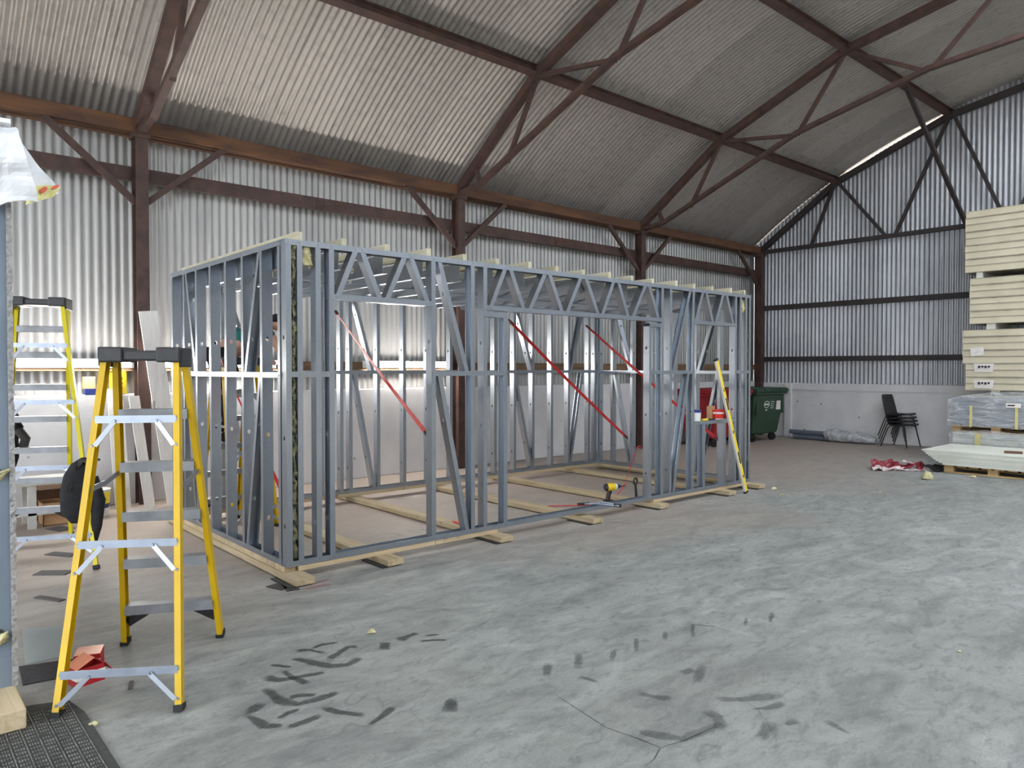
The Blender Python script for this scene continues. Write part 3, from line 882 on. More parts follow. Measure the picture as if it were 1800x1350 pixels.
# ================================================================ STEPLADDERS
def ladder(label, Af, Bf, Cf, Df, ztop, capw, treads, braces, yel, spread=0.16, rail_d=0.062, spreader=1.0, group='yellow stepladders'):
    A_, B_, C_, D_ = [Vector((p[0], p[1], 0)) for p in (Af, Bf, Cf, Df)]
    mid = (A_ + B_ + C_ + D_) / 4
    lr = ((B_ - A_) + (D_ - C_)).normalized()
    fa = ((C_ + D_) / 2 - (A_ + B_) / 2).normalized()
    fa = (fa - lr * fa.dot(lr)).normalized()
    t = thing('stepladder', label, 'ladder', mid, group)
    zt = ztop - 0.05
    tops = [mid + lr * s_ * capw / 2 + fa * q * spread / 2 + Z_ * zt for s_, q in ((-1, -1), (1, -1), (-1, 1), (1, 1))]
    feet = [A_, B_, C_, D_]
    at = lambda i, z: feet[i].lerp(tops[i], z / zt)
    for i in range(4):
        ez = (tops[i] - feet[i]).normalized()
        inn = lr * (1 if i in (0, 2) else -1)
        ey = ez.cross(inn).normalized()
        inn = ey.cross(ez).normalized()
        if ey.dot(fa) < 0:
            ey = -ey
        p0 = at(i, 0.02)
        L = (tops[i] - p0).length
        r = MB().csec(p0 - inn * 0.014 - ey * rail_d / 2, inn, ey, ez, L, rail_d, 0.028, 0.004, 0.0).build('rail', yel, t)
        # shoe
        f = MB().bar(feet[i] + Z_ * 0.0, at(i, 0.028), rail_d + 0.012, 0.040, inn)
        f.build('foot', 'black_rubber', r)
    # treads on the climbing side
    for z in treads:
        a, b = at(2, z) + lr * 0.012, at(3, z) - lr * 0.012
        m = MB().bar(a, b, 0.085, 0.006)
        m.bar(a - Z_ * 0.024 - fa * 0.040, b - Z_ * 0.024 - fa * 0.040, 0.005, 0.05)
        m.bar(a - Z_ * 0.024 + fa * 0.040, b - Z_ * 0.024 + fa * 0.040, 0.005, 0.05)
        tr = m.build('tread', 'tread_grey', t)
    # horizontals with knee braces on the support side
    for z in braces:
        a, b = at(0, z), at(1, z)
        cx_ = MB().bar(a - fa * 0.034, b - fa * 0.034, 0.006, 0.036).build('cross_rail', 'aluminium', t)
        w = (b - a).length
        for i, s_ in ((0, 1), (1, -1)):
            e = (a if i == 0 else b) + lr * s_ * 0.24 * w - fa * 0.036 - Z_ * 0.008
            g = at(i, z - 0.125) - fa * 0.030 + lr * s_ * 0.012
            MB().bar(e, g, 0.022, 0.007, fa).build('knee_brace', 'zinc', cx_)
            MB().cyl(e - fa * 0.004, e - fa * 0.012, 0.008, 0.006, 8).build('rivet', 'zinc', cx_)
        for i in (0, 1):
            for dz in (0.0, -0.125):
                q = at(i, z + dz) - fa * (rail_d / 2)
                MB().cyl(q, q - fa * 0.006, 0.008, 0.005, 8).build('rivet', 'zinc', cx_)
    z = treads[0]
    for i, s_ in ((2, 1), (3, -1)):
        e = at(i, z) + lr * s_ * 0.13 - Z_ * 0.03
        MB().bar(e, at(i, z - 0.11) + lr * s_ * 0.012, 0.05, 0.006, fa).build('gusset', 'black_plastic', t)
    # spreaders
    for i, j in ((0, 2), (1, 3)):
        a, b = at(i, spreader), at(j, spreader + 0.03)
        m_ = a.lerp(b, 0.5) - Z_ * 0.012
        MB().bar(a, m_, 0.006, 0.026).build('spreader', 'zinc', t)
        MB().bar(m_, b, 0.006, 0.026).build('spreader', 'zinc', t)
    # moulded cap
    c0 = mid + Z_ * (ztop - 0.03)
    ang = math.atan2(lr.y, lr.x)
    m = MB().cbox(c0, (capw * 0.5, spread + 0.07, 0.05), ang)
    for s_ in (-1, 1):
        m.cbox(c0 + lr * s_ * (capw * 0.40) + Z_ * 0.004, (capw * 0.34, spread + 0.10, 0.075), ang)
        m.cbox(c0 + lr * s_ * (capw * 0.555) - Z_ * 0.012, (0.02, spread + 0.06, 0.09), ang)
    m.build('top_cap', 'black_plastic', t, bevel=0.008)
    return t, at, lr, fa

lad1 = ladder('shorter yellow stepladder with a black cap standing beside the red screw boxes', (0.612, 3.786), (1.049, 3.504), (1.076, 4.552), (1.526, 4.323), 1.655, 0.33,
       (0.24, 0.515, 0.785, 1.06, 1.345), (0.185, 0.74, 1.315), 'ladder_yellow', spreader=0.98)
lad2 = ladder('taller yellow stepladder hung with black bags near the white plinth', (0.76, 6.66), (1.317, 6.417), (0.88, 8.05), (1.401, 7.845), 2.14, 0.37,
       (0.30, 0.58, 0.86, 1.14, 1.42, 1.70, 1.92), (0.26, 0.78, 1.29, 1.75), 'ladder_lime', spreader=1.3)
lad3 = ladder('yellow stepladder inside the steel frame with a worker standing on it', (2.56, 6.90), (3.027, 6.981), (2.46, 7.58), (2.90, 7.66), 1.66, 0.34,
       (0.25, 0.53, 0.80, 1.08, 1.35), (0.2, 0.75, 1.3), 'ladder_yellow')

# ================================================================ WORKER leaning forward on the ladder
def skin_mesh(name, verts, edges, radii, mat, parent=None, sub=2, root=0):
    me = bpy.data.meshes.new(name)
    me.from_pydata([tuple(v) for v in verts], edges, [])
    o = bpy.data.objects.new(name, me)
    COL.objects.link(o)
    o.modifiers.new('skin', 'SKIN')
    if not me.skin_vertices:
        me.skin_vertices.new() if hasattr(me.skin_vertices, 'new') else None
    sv = me.skin_vertices[0].data
    for i, r in enumerate(radii):
        sv[i].radius = r if isinstance(r, tuple) else (r, r)
        sv[i].use_root = (i == root)
    s_ = o.modifiers.new('smooth', 'SUBSURF')
    s_.levels = s_.render_levels = sub
    dg = bpy.context.evaluated_depsgraph_get()
    ev = bpy.data.meshes.new_from_object(o.evaluated_get(dg))
    o.modifiers.clear()
    o.data = ev
    ev.name = name
    ev.materials.clear()
    ev.materials.append(M[mat])
    ev.polygons.foreach_set('use_smooth', [True] * len(ev.polygons))
    if parent:
        attach(o, parent)
    return o

W = Vector
pz = 0.815           # boots on the third tread
px, py = 2.70, 7.50
per = thing('person', 'worker in a teal shirt and black cap leaning forward on the ladder inside the frame', 'person', (px, py, pz))
J = {'pel': (2.73, 7.46, 1.70), 'spine': (2.80, 7.42, 1.86), 'chest': (2.95, 7.35, 1.99), 'neck': (3.07, 7.29, 2.03), 'head': (3.15, 7.25, 2.02), 'crown': (3.22, 7.22, 2.00),
     'lh': (2.70, 7.55, 1.66), 'lk': (2.74, 7.58, 1.25), 'la': (2.66, 7.56, 0.90), 'lt': (2.80, 7.57, 0.85),
     'rh': (2.67, 7.40, 1.66), 'rk': (2.70, 7.42, 1.25), 'ra': (2.62, 7.46, 0.90), 'rt': (2.76, 7.47, 0.85),
     'ls': (3.00, 7.52, 1.98), 'le': (3.10, 7.58, 1.74), 'lw': (3.25, 7.50, 1.60), 'rs': (2.99, 7.17, 1.97), 're': (3.13, 7.14, 1.76), 'rw': (3.22, 7.20, 1.60)}
nm = list(J)
ix = {n: i for i, n in enumerate(nm)}
ED = [('pel', 'spine'), ('spine', 'chest'), ('chest', 'neck'), ('neck', 'head'), ('head', 'crown'), ('pel', 'lh'), ('lh', 'lk'), ('lk', 'la'), ('la', 'lt'), ('pel', 'rh'), ('rh', 'rk'), ('rk', 'ra'), ('ra', 'rt'),
      ('chest', 'ls'), ('ls', 'le'), ('le', 'lw'), ('chest', 'rs'), ('rs', 're'), ('re', 'rw')]
RAD = {'pel': .13, 'spine': .125, 'chest': .13, 'neck': .055, 'head': .085, 'crown': .07, 'lh': .085, 'lk': .06, 'la': .045, 'lt': .035, 'rh': .085, 'rk': .06, 'ra': .045, 'rt': .035, 'ls': .055, 'le': .042, 'lw': .03, 'rs': .055, 're': .042, 'rw': .03}
skin_mesh('body', [J[n] for n in nm], [(ix[a], ix[b]) for a, b in ED], [RAD[n] for n in nm], 'skin', per)
def sub_skin(name, names, scale, mat, shorten=None):
    vs_ = [W(J[n]) for n in names]
    if shorten:
        for n, to, q in shorten:
            vs_[names.index(n)] = W(J[to]).lerp(W(J[n]), q)
    ee = [(names.index(a), names.index(b)) for a, b in ED if a in names and b in names]
    return skin_mesh(name, vs_, ee, [RAD[n] * scale for n in names], mat, per)
sub_skin('shirt', ['pel', 'spine', 'chest', 'ls', 'rs', 'le', 're'], 1.13, 'teal_cloth', [('le', 'ls', 0.55), ('re', 'rs', 0.55)])
sub_skin('trousers', ['pel', 'lh', 'lk', 'la', 'rh', 'rk', 'ra'], 1.16, 'dark_cloth')
for a, b in (('la', 'lt'), ('ra', 'rt')):
    skin_mesh('boot', [W(J[a]) + Z_ * 0.03, W(J[a]) - Z_ * 0.01, W(J[b])], [(0, 1), (1, 2)], [.055, .06, .045], 'dark_cloth', per)
for hnd, el in (('lw', 'le'), ('rw', 're')):
    p = W(J[hnd]); d = (p - W(J[el])).normalized(); s_ = d.cross(Z_).normalized(); n_ = s_.cross(d)
    vs_ = [p - d * 0.01, p + d * 0.05, p + d * 0.085]
    ee = [(0, 1), (1, 2)]; rr = [.028, .034, .034]
    for j, (off, L) in enumerate(((-0.027, 0.06), (-0.009, 0.07), (0.009, 0.068), (0.027, 0.052))):
        b0 = len(vs_)
        vs_ += [p + d * 0.095 + s_ * off, p + d * (0.095 + L * 0.5) + s_ * off - n_ * 0.008, p + d * (0.095 + L) + s_ * off - n_ * 0.03]
        ee += [(2, b0), (b0, b0 + 1), (b0 + 1, b0 + 2)]; rr += [.0095, .009, .008]
    b0 = len(vs_)
    vs_ += [p + d * 0.04 + s_ * 0.04, p + d * 0.075 + s_ * 0.055 - n_ * 0.02]
    ee += [(1, b0), (b0, b0 + 1)]; rr += [.011, .009]
    skin_mesh('glove', vs_, ee, rr, 'black_cloth', per, 1)
hc = W(J['head']) + W((0.03, -0.01, 0))
cp = MB()
cp.rings([[hc + W((r * math.cos(a) + 0.0, r * math.sin(a), z)) for a in [2 * math.pi * k_ / 16 for k_ in range(16)]] for r, z in ((0.100, 0.015), (0.102, 0.045), (0.090, 0.075), (0.058, 0.098), (0.01, 0.105))])
cp.build('cap', 'black_cloth', per, smooth=True)
MB().cbox(hc + W((0.13, -0.05, 0.012)), (0.11, 0.13, 0.010), -0.4).build('cap_peak', 'black_cloth', per)
for s_ in (-1, 1):
    MB().blob([(hc + W((0.02, 0.092 * s_, -0.03 + 0.012 * k_)), (0.02, 0, 0), (0, 0.012, 0)) for k_ in range(4)], 8, 0.0).build('ear', 'skin', per, smooth=True)
    MB().lathe([(0.001, -0.008), (0.009, -0.004), (0.009, 0.004), (0.001, 0.008)], hc + W((0.088, 0.034 * s_ - 0.03, -0.008)), 8).build('eye', 'ink', per)
MB().blob([(hc + W((0.092 + 0.008 * k_ * (1 if k_ < 2 else 0), -0.032, -0.012 - 0.014 * k_)), (0.012, 0, 0), (0, 0.011, 0)) for k_ in range(3)], 8, 0.0).build('nose', 'skin', per, smooth=True)
MB().cbox(hc + W((0.086, -0.03, -0.066)), (0.012, 0.05, 0.009), -0.3).build('mouth', 'tape_red', per)

# ================================================================ RED STRAPS AND CORD
def ribbon(name, label, p0, p1, w, cat='strap'):
    p0, p1 = W(p0), W(p1)
    d = (p1 - p0).normalized()
    n = 24
    t = thing(name, label, cat, p1, 'red ratchet straps')
    s0 = d.cross(Z_).normalized()
    u0 = s0.cross(d)
    rr = []
    for i in range(n + 1):
        q = i / n
        an = 1.1 + 0.7 * q
        a = (s0 * math.cos(an) + u0 * math.sin(an)) * w / 2
        b = d.cross(a).normalized() * 0.0012
        c = p0.lerp(p1, q) - Z_ * 0.02 * math.sin(math.pi * q)
        rr.append([c + a + b, c - a + b, c - a - b, c + a - b])
    MB().rings(rr).build('webbing', 'red_strap', t)
    MB().bar(p0 - d * 0.03, p0 + d * 0.06, 0.035, 0.02).build('hook', 'dark_steel', t)
    MB().bar(p1 - d * 0.05, p1 + d * 0.02, 0.035, 0.02).build('hook', 'dark_steel', t)
ribbon('ratchet_strap', 'red strap slanting across the doorway opening', (4.05, 7.70, 2.21), (3.62, 5.24, 0.99), 0.042)
ribbon('ratchet_strap', 'red strap slanting behind the jack stud of the wide opening', (6.70, 7.70, 2.22), (8.48, 7.10, 0.54), 0.042)
ribbon('ratchet_strap', 'red strap from the back corner down to the end wall by the bins', (8.25, 7.68, 2.20), (8.47, 5.53, 0.62), 0.042)
ribbon('ratchet_strap', 'red strap inside the wall facing the stepladders', (2.45, 7.10, 1.83), (2.45, 5.45, 0.50), 0.040)
ct = MB().tube([(5.70, 5.95, 0.012), (5.85, 5.88, 0.012), (6.02, 5.74, 0.012), (6.22, 5.66, 0.012), (6.48, 5.72, 0.012), (6.66, 5.74, 0.03), (6.82, 5.74, 0.16), (6.92, 5.74, 0.34), (6.99, 5.72, 0.52), (7.02, 5.71, 0.60), (7.06, 5.70, 0.62), (7.10, 5.69, 0.58)], 0.006, 6)
tag(ct.build('red_cord', 'red_cord', smooth=True), 'thin red cord looping over the timber inside the wide opening', 'cord')
tag(MB().cbox((4.285, 5.70, 0.0615), (0.03, 0.16, 0.012), -0.2).build('strap_offcut', 'red_strap'), 'short red strap end lying on a sleeper inside the frame', 'strap')

# ================================================================ TOOLS ON THE FRAME
# drill driver standing on a sleeper edge
dx, dy, dz = 6.36, 5.55, 0.0
t = thing('cordless_drill', 'yellow and black cordless drill standing inside the wide opening', 'drill', (dx, dy, dz))
ax = W((0.96, -0.28, 0)).normalized()
c = W((dx, dy, 0.21))
hs = MB().cyl(c - ax * 0.06, c + ax * 0.04, 0.046, 0.044, 14).build('motor_housing', 'drill_yellow', t)
MB().cyl(c - ax * 0.08, c - ax * 0.058, 0.034, 0.047, 14).build('rear_cap', 'black_plastic', hs)
MB().cyl(c + ax * 0.04, c + ax * 0.075, 0.042, 0.034, 14).build('gear_collar', 'pail_white', t)
ch_ = MB().cyl(c + ax * 0.075, c + ax * 0.125, 0.030, 0.016, 12).build('chuck', 'black_plastic', t)
MB().cyl(c + ax * 0.125, c + ax * 0.20, 0.005, 0.004, 8).build('drill_bit', 'dark_steel', ch_)
MB().bar(c - ax * 0.02 - Z_ * 0.03, c - ax * 0.045 - Z_ * 0.15, 0.038, 0.046, (0, 1, 0)).build('grip', 'black_plastic', t, bevel=0.008)
MB().cbox(c - ax * 0.03 - Z_ * 0.18, (0.12, 0.075, 0.06), math.atan2(ax.y, ax.x)).build('battery', 'black_plastic', t, bevel=0.008)
MB().cbox(c - ax * 0.0 - Z_ * 0.06, (0.014, 0.02, 0.035), math.atan2(ax.y, ax.x)).build('trigger', 'black_rubber', t)
# locking clamp lying over the track
t = thing('locking_pliers', 'grey locking pliers with black grips lying across the bottom track', 'pliers', (5.78, 5.15, 0.14))
a = W((5.60, 5.27, 0.148)); b = W((5.86, 5.08, 0.146))
MB().bar(a, a.lerp(b, 0.55), 0.03, 0.014).build('jaw', 'aluminium', t, bevel=0.004)
MB().tube([a.lerp(b, 0.4), a.lerp(b, 0.6) + W((0.02, 0.03, 0.01)), b + W((0.02, 0.0, -0.01))], 0.009, 8).build('handle', 'aluminium', t)
MB().tube([a.lerp(b, 0.4), a.lerp(b, 0.65) + W((-0.03, -0.02, 0.0)), b + W((0.02, -0.06, -0.02))], 0.009, 8).build('handle', 'aluminium', t)
MB().tube([b + W((-0.02, -0.02, -0.012)), b + W((0.05, -0.06, -0.022))], 0.018, 8).build('grip', 'black_rubber', t)
MB().tube([a + W((-0.06, 0.02, 0)), a + W((0.06, -0.03, 0))], 0.014, 8).build('grip', 'black_rubber', t)
# second tool hooked on the track
t = thing('spanner', 'dark ring spanner standing upright against the stud of the wide opening', 'spanner', (6.45, 5.26, 0.1))
s0 = W((6.46, 5.26, 0.10))
MB().bar(s0, s0 + W((-0.02, 0, 0.17)), 0.035, 0.012, (0, 1, 0)).build('shank', 'black_plastic', t, bevel=0.004)
MB().tube([s0 + W((-0.02 + 0.03 * math.cos(q), 0, 0.20 + 0.035 * math.sin(q))) for q in [k_ * math.pi / 7 for k_ in range(15)]], 0.011, 8).build('ring', 'black_plastic', t)

# spirit level leaning on the window sill
t = thing('spirit_level', 'long yellow spirit level leaning against the window bay', 'level', (8.231, 4.989, 0))
a, b = W((8.225, 4.975, 0.02)), W((7.745, 5.100, 1.665))
ez = (b - a).normalized(); ex = W((1, 0, 0)); ex = (ex - ez * ex.dot(ez)).normalized(); ey = ez.cross(ex)
L = (b - a).length
bm_ = MB().sweep([(-0.012, -0.026), (0.030, -0.026), (0.030, 0.0), (-0.012, 0.0)], a, b, ex, ey).build('beam', 'level_yellow', t)
MB().sweep([(-0.028, -0.026), (-0.012, -0.026), (-0.012, 0.0), (-0.028, 0.0)], a, b, ex, ey).build('edge_rail', 'level_edge', t)
for q0, q1 in ((-0.012, 0.012), (L - 0.012, L + 0.012)):
    MB().sweep([(-0.031, -0.029), (0.033, -0.029), (0.033, 0.003), (-0.031, 0.003)], a + ez * q0, a + ez * q1, ex, ey).build('end_cap', 'black_rubber', t)
for zq, hl, wd in ((0.36, 0.075, 0.013), (1.04, 0.075, 0.013)):
    MB().sweep([(0.009 - wd, -0.028), (0.009 + wd, -0.028), (0.009 + wd, 0.002), (0.009 - wd, 0.002)], a + ez * (zq * 1.03 - hl + 0.08), a + ez * (zq * 1.03 + hl + 0.08), ex, ey).build('grip_slot', 'ink', bm_)
for zq in (0.21, 0.79, 1.33):
    c = a + ez * zq + ex * 0.009
    MB().cyl(c - ey * 0.028, c + ey * 0.003, 0.020, n=14).build('vial_window', 'ink', bm_)
    MB().cyl(c - ey * 0.029 - ez * 0.012, c - ey * 0.029 + ez * 0.012, 0.006, n=8).build('vial', 'pail_yellow', bm_)

# tubs on the window sill track
def tub(name, label, c, r, h, body, lid, band=None, group=None, cat='tub'):
    t = thing(name, label, cat, c, group)
    MB().lathe([(r * 0.88, 0), (r * 0.90, 0.003), (r, h * 0.9), (r, h)], c, 22).build('tub_body', body, t, smooth=False)
    MB().lathe([(r * 1.06, h - 0.012), (r * 1.07, h + 0.012), (r * 1.0, h + 0.016), (0.001, h + 0.014)], c, 22).build('lid', lid, t)
    if band:
        MB().lathe([(r * 0.955, h * 0.12), (r * 1.008, h * 0.66)], c, 22).build('label_band', band, t)
    return t
tub('fixings_tub', 'white tub with a blue lid on the window sill track', (7.45, 5.172, 0.933), 0.066, 0.115, 'pail_white', 'pail_blue')
tub('fixings_tub', 'red and white tub on the window sill track', (7.92, 5.172, 0.933), 0.075, 0.105, 'pail_white', 'pail_red', 'pail_red')
t = thing('small_box', 'small brown carton behind the red and white tub on the sill', 'box', (7.86, 5.27, 0.933))
MB().box(7.80, 7.90, 5.20, 5.212, 0.932, 1.10).build('carton_face', 'cardboard', t)
MB().box(7.80, 7.90, 5.212, 5.25, 0.932, 1.095).build('carton_body', 'cardboard', t)
t = thing('tape_measure', 'black and yellow hand tool lying on the window sill track', 'tool', (7.66, 5.14, 0.933))
MB().box(7.56, 7.66, 5.13, 5.165, 0.932, 0.955).build('tool_body', 'level_yellow', t, bevel=0.005)
MB().box(7.655, 7.80, 5.125, 5.16, 0.932, 0.952).build('grip', 'black_rubber', t, bevel=0.005)

# ================================================================ FOREGROUND LEFT
t = thing('wall_panel', 'part-built cabin wall with a blue-grey steel end and fibre board edge', 'panel', (0.4, 4.06, 0.1))
MB().csec((0.477, 4.06, 0.102), (-1, 0, 0), (0, 1, 0), (0, 0, 1), 2.35, 0.9, 0.10, 0.003, 0.02).build('end_stud', 'panel_blue_grey', t)
MB().box(0.20, 0.477, 4.045, 4.062, 0.102, 2.45).build('stud_web', 'panel_blue_grey', t)
MB().box(0.20, 0.478, 4.040, 4.075, 0.100, 0.24).build('bottom_track', 'panel_blue_grey', t)
m = MB()
n = 90
rr = []
for i in range(n + 1):
    z = 0.10 + 2.37 * i / n
    q = 0.006 * noise.noise(W((1, z * 40, 0)))
    rr.append([(0.478, 4.03 + q, z), (0.500 + q, 4.03 - q, z), (0.502 + q * 0.6, 5.25, z), (0.478, 5.25, z)])
m.rings(rr).build('lining_board', 'board_fuzz', t)
for z in (0.34, 1.08):
    MB().cyl((0.418, 4.047, z), (0.418, 4.038, z), 0.036, n=16).build('service_hole', 'ink', t)
    m = MB().blob([((0.425 + 0.006 * k_, 4.04 - 0.004 * k_, z - 0.03 + 0.012 * k_), (0.026, 0, 0), (0, 0.02, 0)) for k_ in range(5)], 10, 0.022, 30.0, z)
    m.build('insulation_tuft', 'wool_light', t)
MB().cyl((0.40, 4.047, 2.10), (0.40, 4.038, 2.10), 0.036, n=16).build('service_hole', 'ink', t)
MB().add([(0.36, 4.03, 2.16), (0.445, 4.028, 2.155), (0.43, 4.03, 2.185), (0.36, 4.032, 2.22)], [(0, 1, 2, 3)]).build('warning_tape', 'pail_yellow', t)

# polythene sheet folded over the top of the panel
def crumple(name, label, cat, pts, thick, mat, amp, freq, seed, nu, nv, extra=None):
    # pts: 4 corners (a, b, c, d) of a bilinear patch, crumpled and given thickness
    a, b, c, d = [W(p) for p in pts]
    nrm = (b - a).cross(d - a).normalized()
    top, bot = [], []
    for j in range(nv + 1):
        for i in range(nu + 1):
            p = a.lerp(b, i / nu).lerp(d.lerp(c, i / nu), j / nv)
            h = noise.fractal(p * freq + W((seed, 0, seed)), 0.8, 2.0, 3) * amp
            e = noise.noise_vector(p * freq * 2 + W((0, seed, 0))) * amp * 0.5
            if extra:
                h += extra(i / nu, j / nv)
            top.append(p + nrm * h + e)
            bot.append(p + nrm * (h - thick) + e)
    k_ = (nu + 1) * (nv + 1)
    fs_ = []
    for j in range(nv):
        for i in range(nu):
            q = j * (nu + 1) + i
            fs_.append((q, q + 1, q + nu + 2, q + nu + 1))
            fs_.append((k_ + q + 1, k_ + q, k_ + q + nu + 1, k_ + q + nu + 2))
    rim = [i for i in range(nu + 1)] + [j * (nu + 1) + nu for j in range(1, nv + 1)] + [nv * (nu + 1) + i for i in range(nu - 1, -1, -1)] + [j * (nu + 1) for j in range(nv - 1, 0, -1)]
    for q in range(len(rim)):
        x, y = rim[q], rim[(q + 1) % len(rim)]
        fs_.append((y, x, k_ + x, k_ + y))
    return MB().add(top + bot, fs_)

t = thing('polythene_sheet', 'crumpled white polythene with yellow tape folded over the cabin wall panel', 'sheet', (0.45, 4.1, 2.28))
crumple('', '', '', [(0.05, 3.93, 2.38), (0.62, 3.97, 2.50), (0.545, 4.02, 2.83), (0.05, 3.98, 2.86)], 0.02, '', 0.06, 4.5, 2.0, 22, 18, lambda u, v: 0.05 * math.sin(math.pi * v)).build('front_fold', 'polythene', t)
crumple('', '', '', [(0.50, 4.02, 2.52), (0.735, 4.12, 2.575), (0.70, 4.12, 2.64), (0.52, 4.06, 2.86)], 0.02, '', 0.03, 4.0, 5.0, 10, 10).build('corner_fold', 'polythene', t)
crumple('', '', '', [(0.05, 4.0, 2.84), (0.54, 4.03, 2.84), (0.62, 4.9, 2.72), (0.05, 4.9, 2.72)], 0.02, '', 0.04, 3.0, 7.0, 12, 12).build('top_fold', 'polythene', t)
crumple('', '', '', [(0.585, 3.965, 2.475), (0.715, 4.05, 2.545), (0.735, 4.06, 2.60), (0.60, 3.99, 2.565)], 0.006, '', 0.012, 8.0, 9.0, 8, 5).build('tape', 'yellow_tape', t)
m = MB()
for k_, (qx, qz) in enumerate(((0.655, 2.556), (0.705, 2.580))):
    ring = [W((qx + 0.016 * math.cos(a_), 4.005 + 0.35 * (qx - 0.655), qz + (0.013 if k_ == 0 else 0.009) * math.sin(a_) + 0.4 * 0.022 * math.cos(a_))) for a_ in [2 * math.pi * i / 12 for i in range(12)]]
    m.add(ring + [p + W((0, -0.012, 0)) for p in ring], [tuple(range(12)), tuple(range(23, 11, -1))] + [(i, (i + 1) % 12, 12 + (i + 1) % 12, 12 + i) for i in range(12)])
m.build('printed_mark', 'tape_red', t)
for o_ in list(t.children):
    o_.location = (-0.035, 0, -0.17)

tag(MB().box(0.10, 0.492, 3.735, 4.16, 0.012, 0.100).build('timber_pad', 'pine_y', bevel=0.006), 'thick timber pad under the cabin wall panel', 'timber')

# ribbed rubber mat
t = thing('rubber_mat', 'dark ribbed rubber mat under the timber pad and a ladder foot', 'mat', (0.4, 3.6, 0))
mc = [(0.20, 4.02), (0.55, 3.985), (0.685, 3.93), (0.715, 3.75), (0.715, 2.9), (0.10, 2.9), (-0.1, 3.6)]
nP = len(mc)
MB().add([(x, y, 0.0) for x, y in mc] + [(x, y, 0.009) for x, y in mc], [tuple(range(nP))[::-1], tuple(range(nP, 2 * nP))] + [(i, (i + 1) % nP, nP + (i + 1) % nP, nP + i) for i in range(nP)]).build('base', 'rubber_mat', t)
ribs, lines = MB(), MB()
for ci in range(11):
    x0 = 0.675 - ci * 0.052
    y1 = 3.90 if ci < 3 else 3.96
    lines.box(x0 - 0.002, x0 + 0.002, 2.95, y1, 0.009, 0.0115)
    for ri in range(30):
        y0 = y1 - 0.03 - ri * 0.036 - (0.018 if ci % 2 else 0)
        if y0 < 2.95:
            break
        for b_ in range(4):
            xb = x0 - 0.042 + b_ * 0.0095
            ribs.box(xb, xb + 0.005, y0, y0 + 0.016, 0.009, 0.012)
lines.build('rib_line', 'rubber_mat_rib', t, kind='stuff')
ribs.build('tread_ribs', 'rubber_mat_rib', t, kind='stuff')

tag(MB().add([(0.55, 4.28, 0), (0.88, 4.235, 0), (0.90, 4.46, 0), (0.57, 4.56, 0), (0.55, 4.28, .006), (0.88, 4.235, .006), (0.90, 4.46, .006), (0.57, 4.56, .006)], [(3, 2, 1, 0), (4, 5, 6, 7), (0, 1, 5, 4), (1, 2, 6, 5), (2, 3, 7, 6), (3, 0, 4, 7)]).build('carpet_offcut', 'dark_carpet'), 'dark grey carpet offcut lying behind the red screw boxes', 'carpet')
tag(MB().add([(0.60, 4.58, 0), (0.79, 4.575, 0), (0.86, 5.13, 0), (0.67, 5.22, 0), (0.60, 4.58, .004), (0.79, 4.575, .004), (0.86, 5.13, .004), (0.67, 5.22, .004)], [(3, 2, 1, 0), (4, 5, 6, 7), (0, 1, 5, 4), (1, 2, 6, 5), (2, 3, 7, 6), (3, 0, 4, 7)]).build('sheet_offcut', 'pale_sheet'), 'pale flat sheet offcut on the concrete beside the cabin wall panel', 'sheet')

# screw boxes
def carton(name, label, c, size, rz, body, top, stripe, group, lidopen=False):
    t = thing(name, label, 'box', c, group)
    cx, cy, cz = c
    a, b, h = size
    R_ = Matrix.Translation(W(c)) @ Matrix.Rotation(rz, 4, 'Z')
    def pl(name, x0, x1, y0, y1, z0, z1, mat, rot=None):
        k_ = MB().box(x0, x1, y0, y1, z0, z1)
        m_ = R_ if rot is None else R_ @ rot
        k_.v = [tuple(m_ @ W(p)) for p in k_.v]
        return k_.build(name, mat, t)
    w_ = 0.003
    pl('box_bottom', -a / 2, a / 2, -b / 2, b / 2, 0, w_, body)
    for x0, x1, y0, y1 in ((-a / 2, a / 2, -b / 2, -b / 2 + w_), (-a / 2, a / 2, b / 2 - w_, b / 2), (-a / 2, -a / 2 + w_, -b / 2, b / 2), (a / 2 - w_, a / 2, -b / 2, b / 2)):
        pl('box_side', x0, x1, y0, y1, w_, h, body)
    if stripe:
        for x0, x1, y0, y1 in ((-a / 2 - 0.001, a / 2 + 0.001, -b / 2 - 0.001, -b / 2), (-a / 2 - 0.001, -a / 2, -b / 2, b / 2)):
            pl('white_band', x0, x1, y0, y1, h * 0.35, h * 0.72, stripe)
    if lidopen:
        rot = Matrix.Translation((0, b / 2, h)) @ Matrix.Rotation(math.radians(-62), 4, 'X')
        pl('lid', -a / 2, a / 2, 0, b * 0.95, 0, w_, top, rot)
        rot = Matrix.Translation((a / 2, 0, h)) @ Matrix.Rotation(math.radians(52), 4, 'Y')
        pl('flap', 0, a * 0.45, -b / 2, b / 2, 0, w_, top, rot)
        rot = Matrix.Translation((-a / 2, 0, h)) @ Matrix.Rotation(math.radians(160), 4, 'Y')
        pl('flap', 0, a * 0.7, -b / 2, b / 2, 0, w_, 'copper_card', Matrix.Translation((-a / 2, 0, h)) @ Matrix.Rotation(math.radians(-25), 4, 'Y'))
    else:
        pl('lid', -a / 2, a / 2, -b / 2, b / 2, h, h + w_, top)
    return t
carton('screw_box', 'open red and white screw box with its flaps up beside the stepladder', (0.795, 4.14, 0), (0.135, 0.11, 0.085), 0.25, 'red_card', 'red_card', 'white_card', 'screw boxes', True)
carton('screw_box', 'closed copper-topped screw box behind the open red one', (0.845, 4.31, 0.006), (0.12, 0.13, 0.085), -0.35, 'red_card', 'copper_card', 'white_card', 'screw boxes')

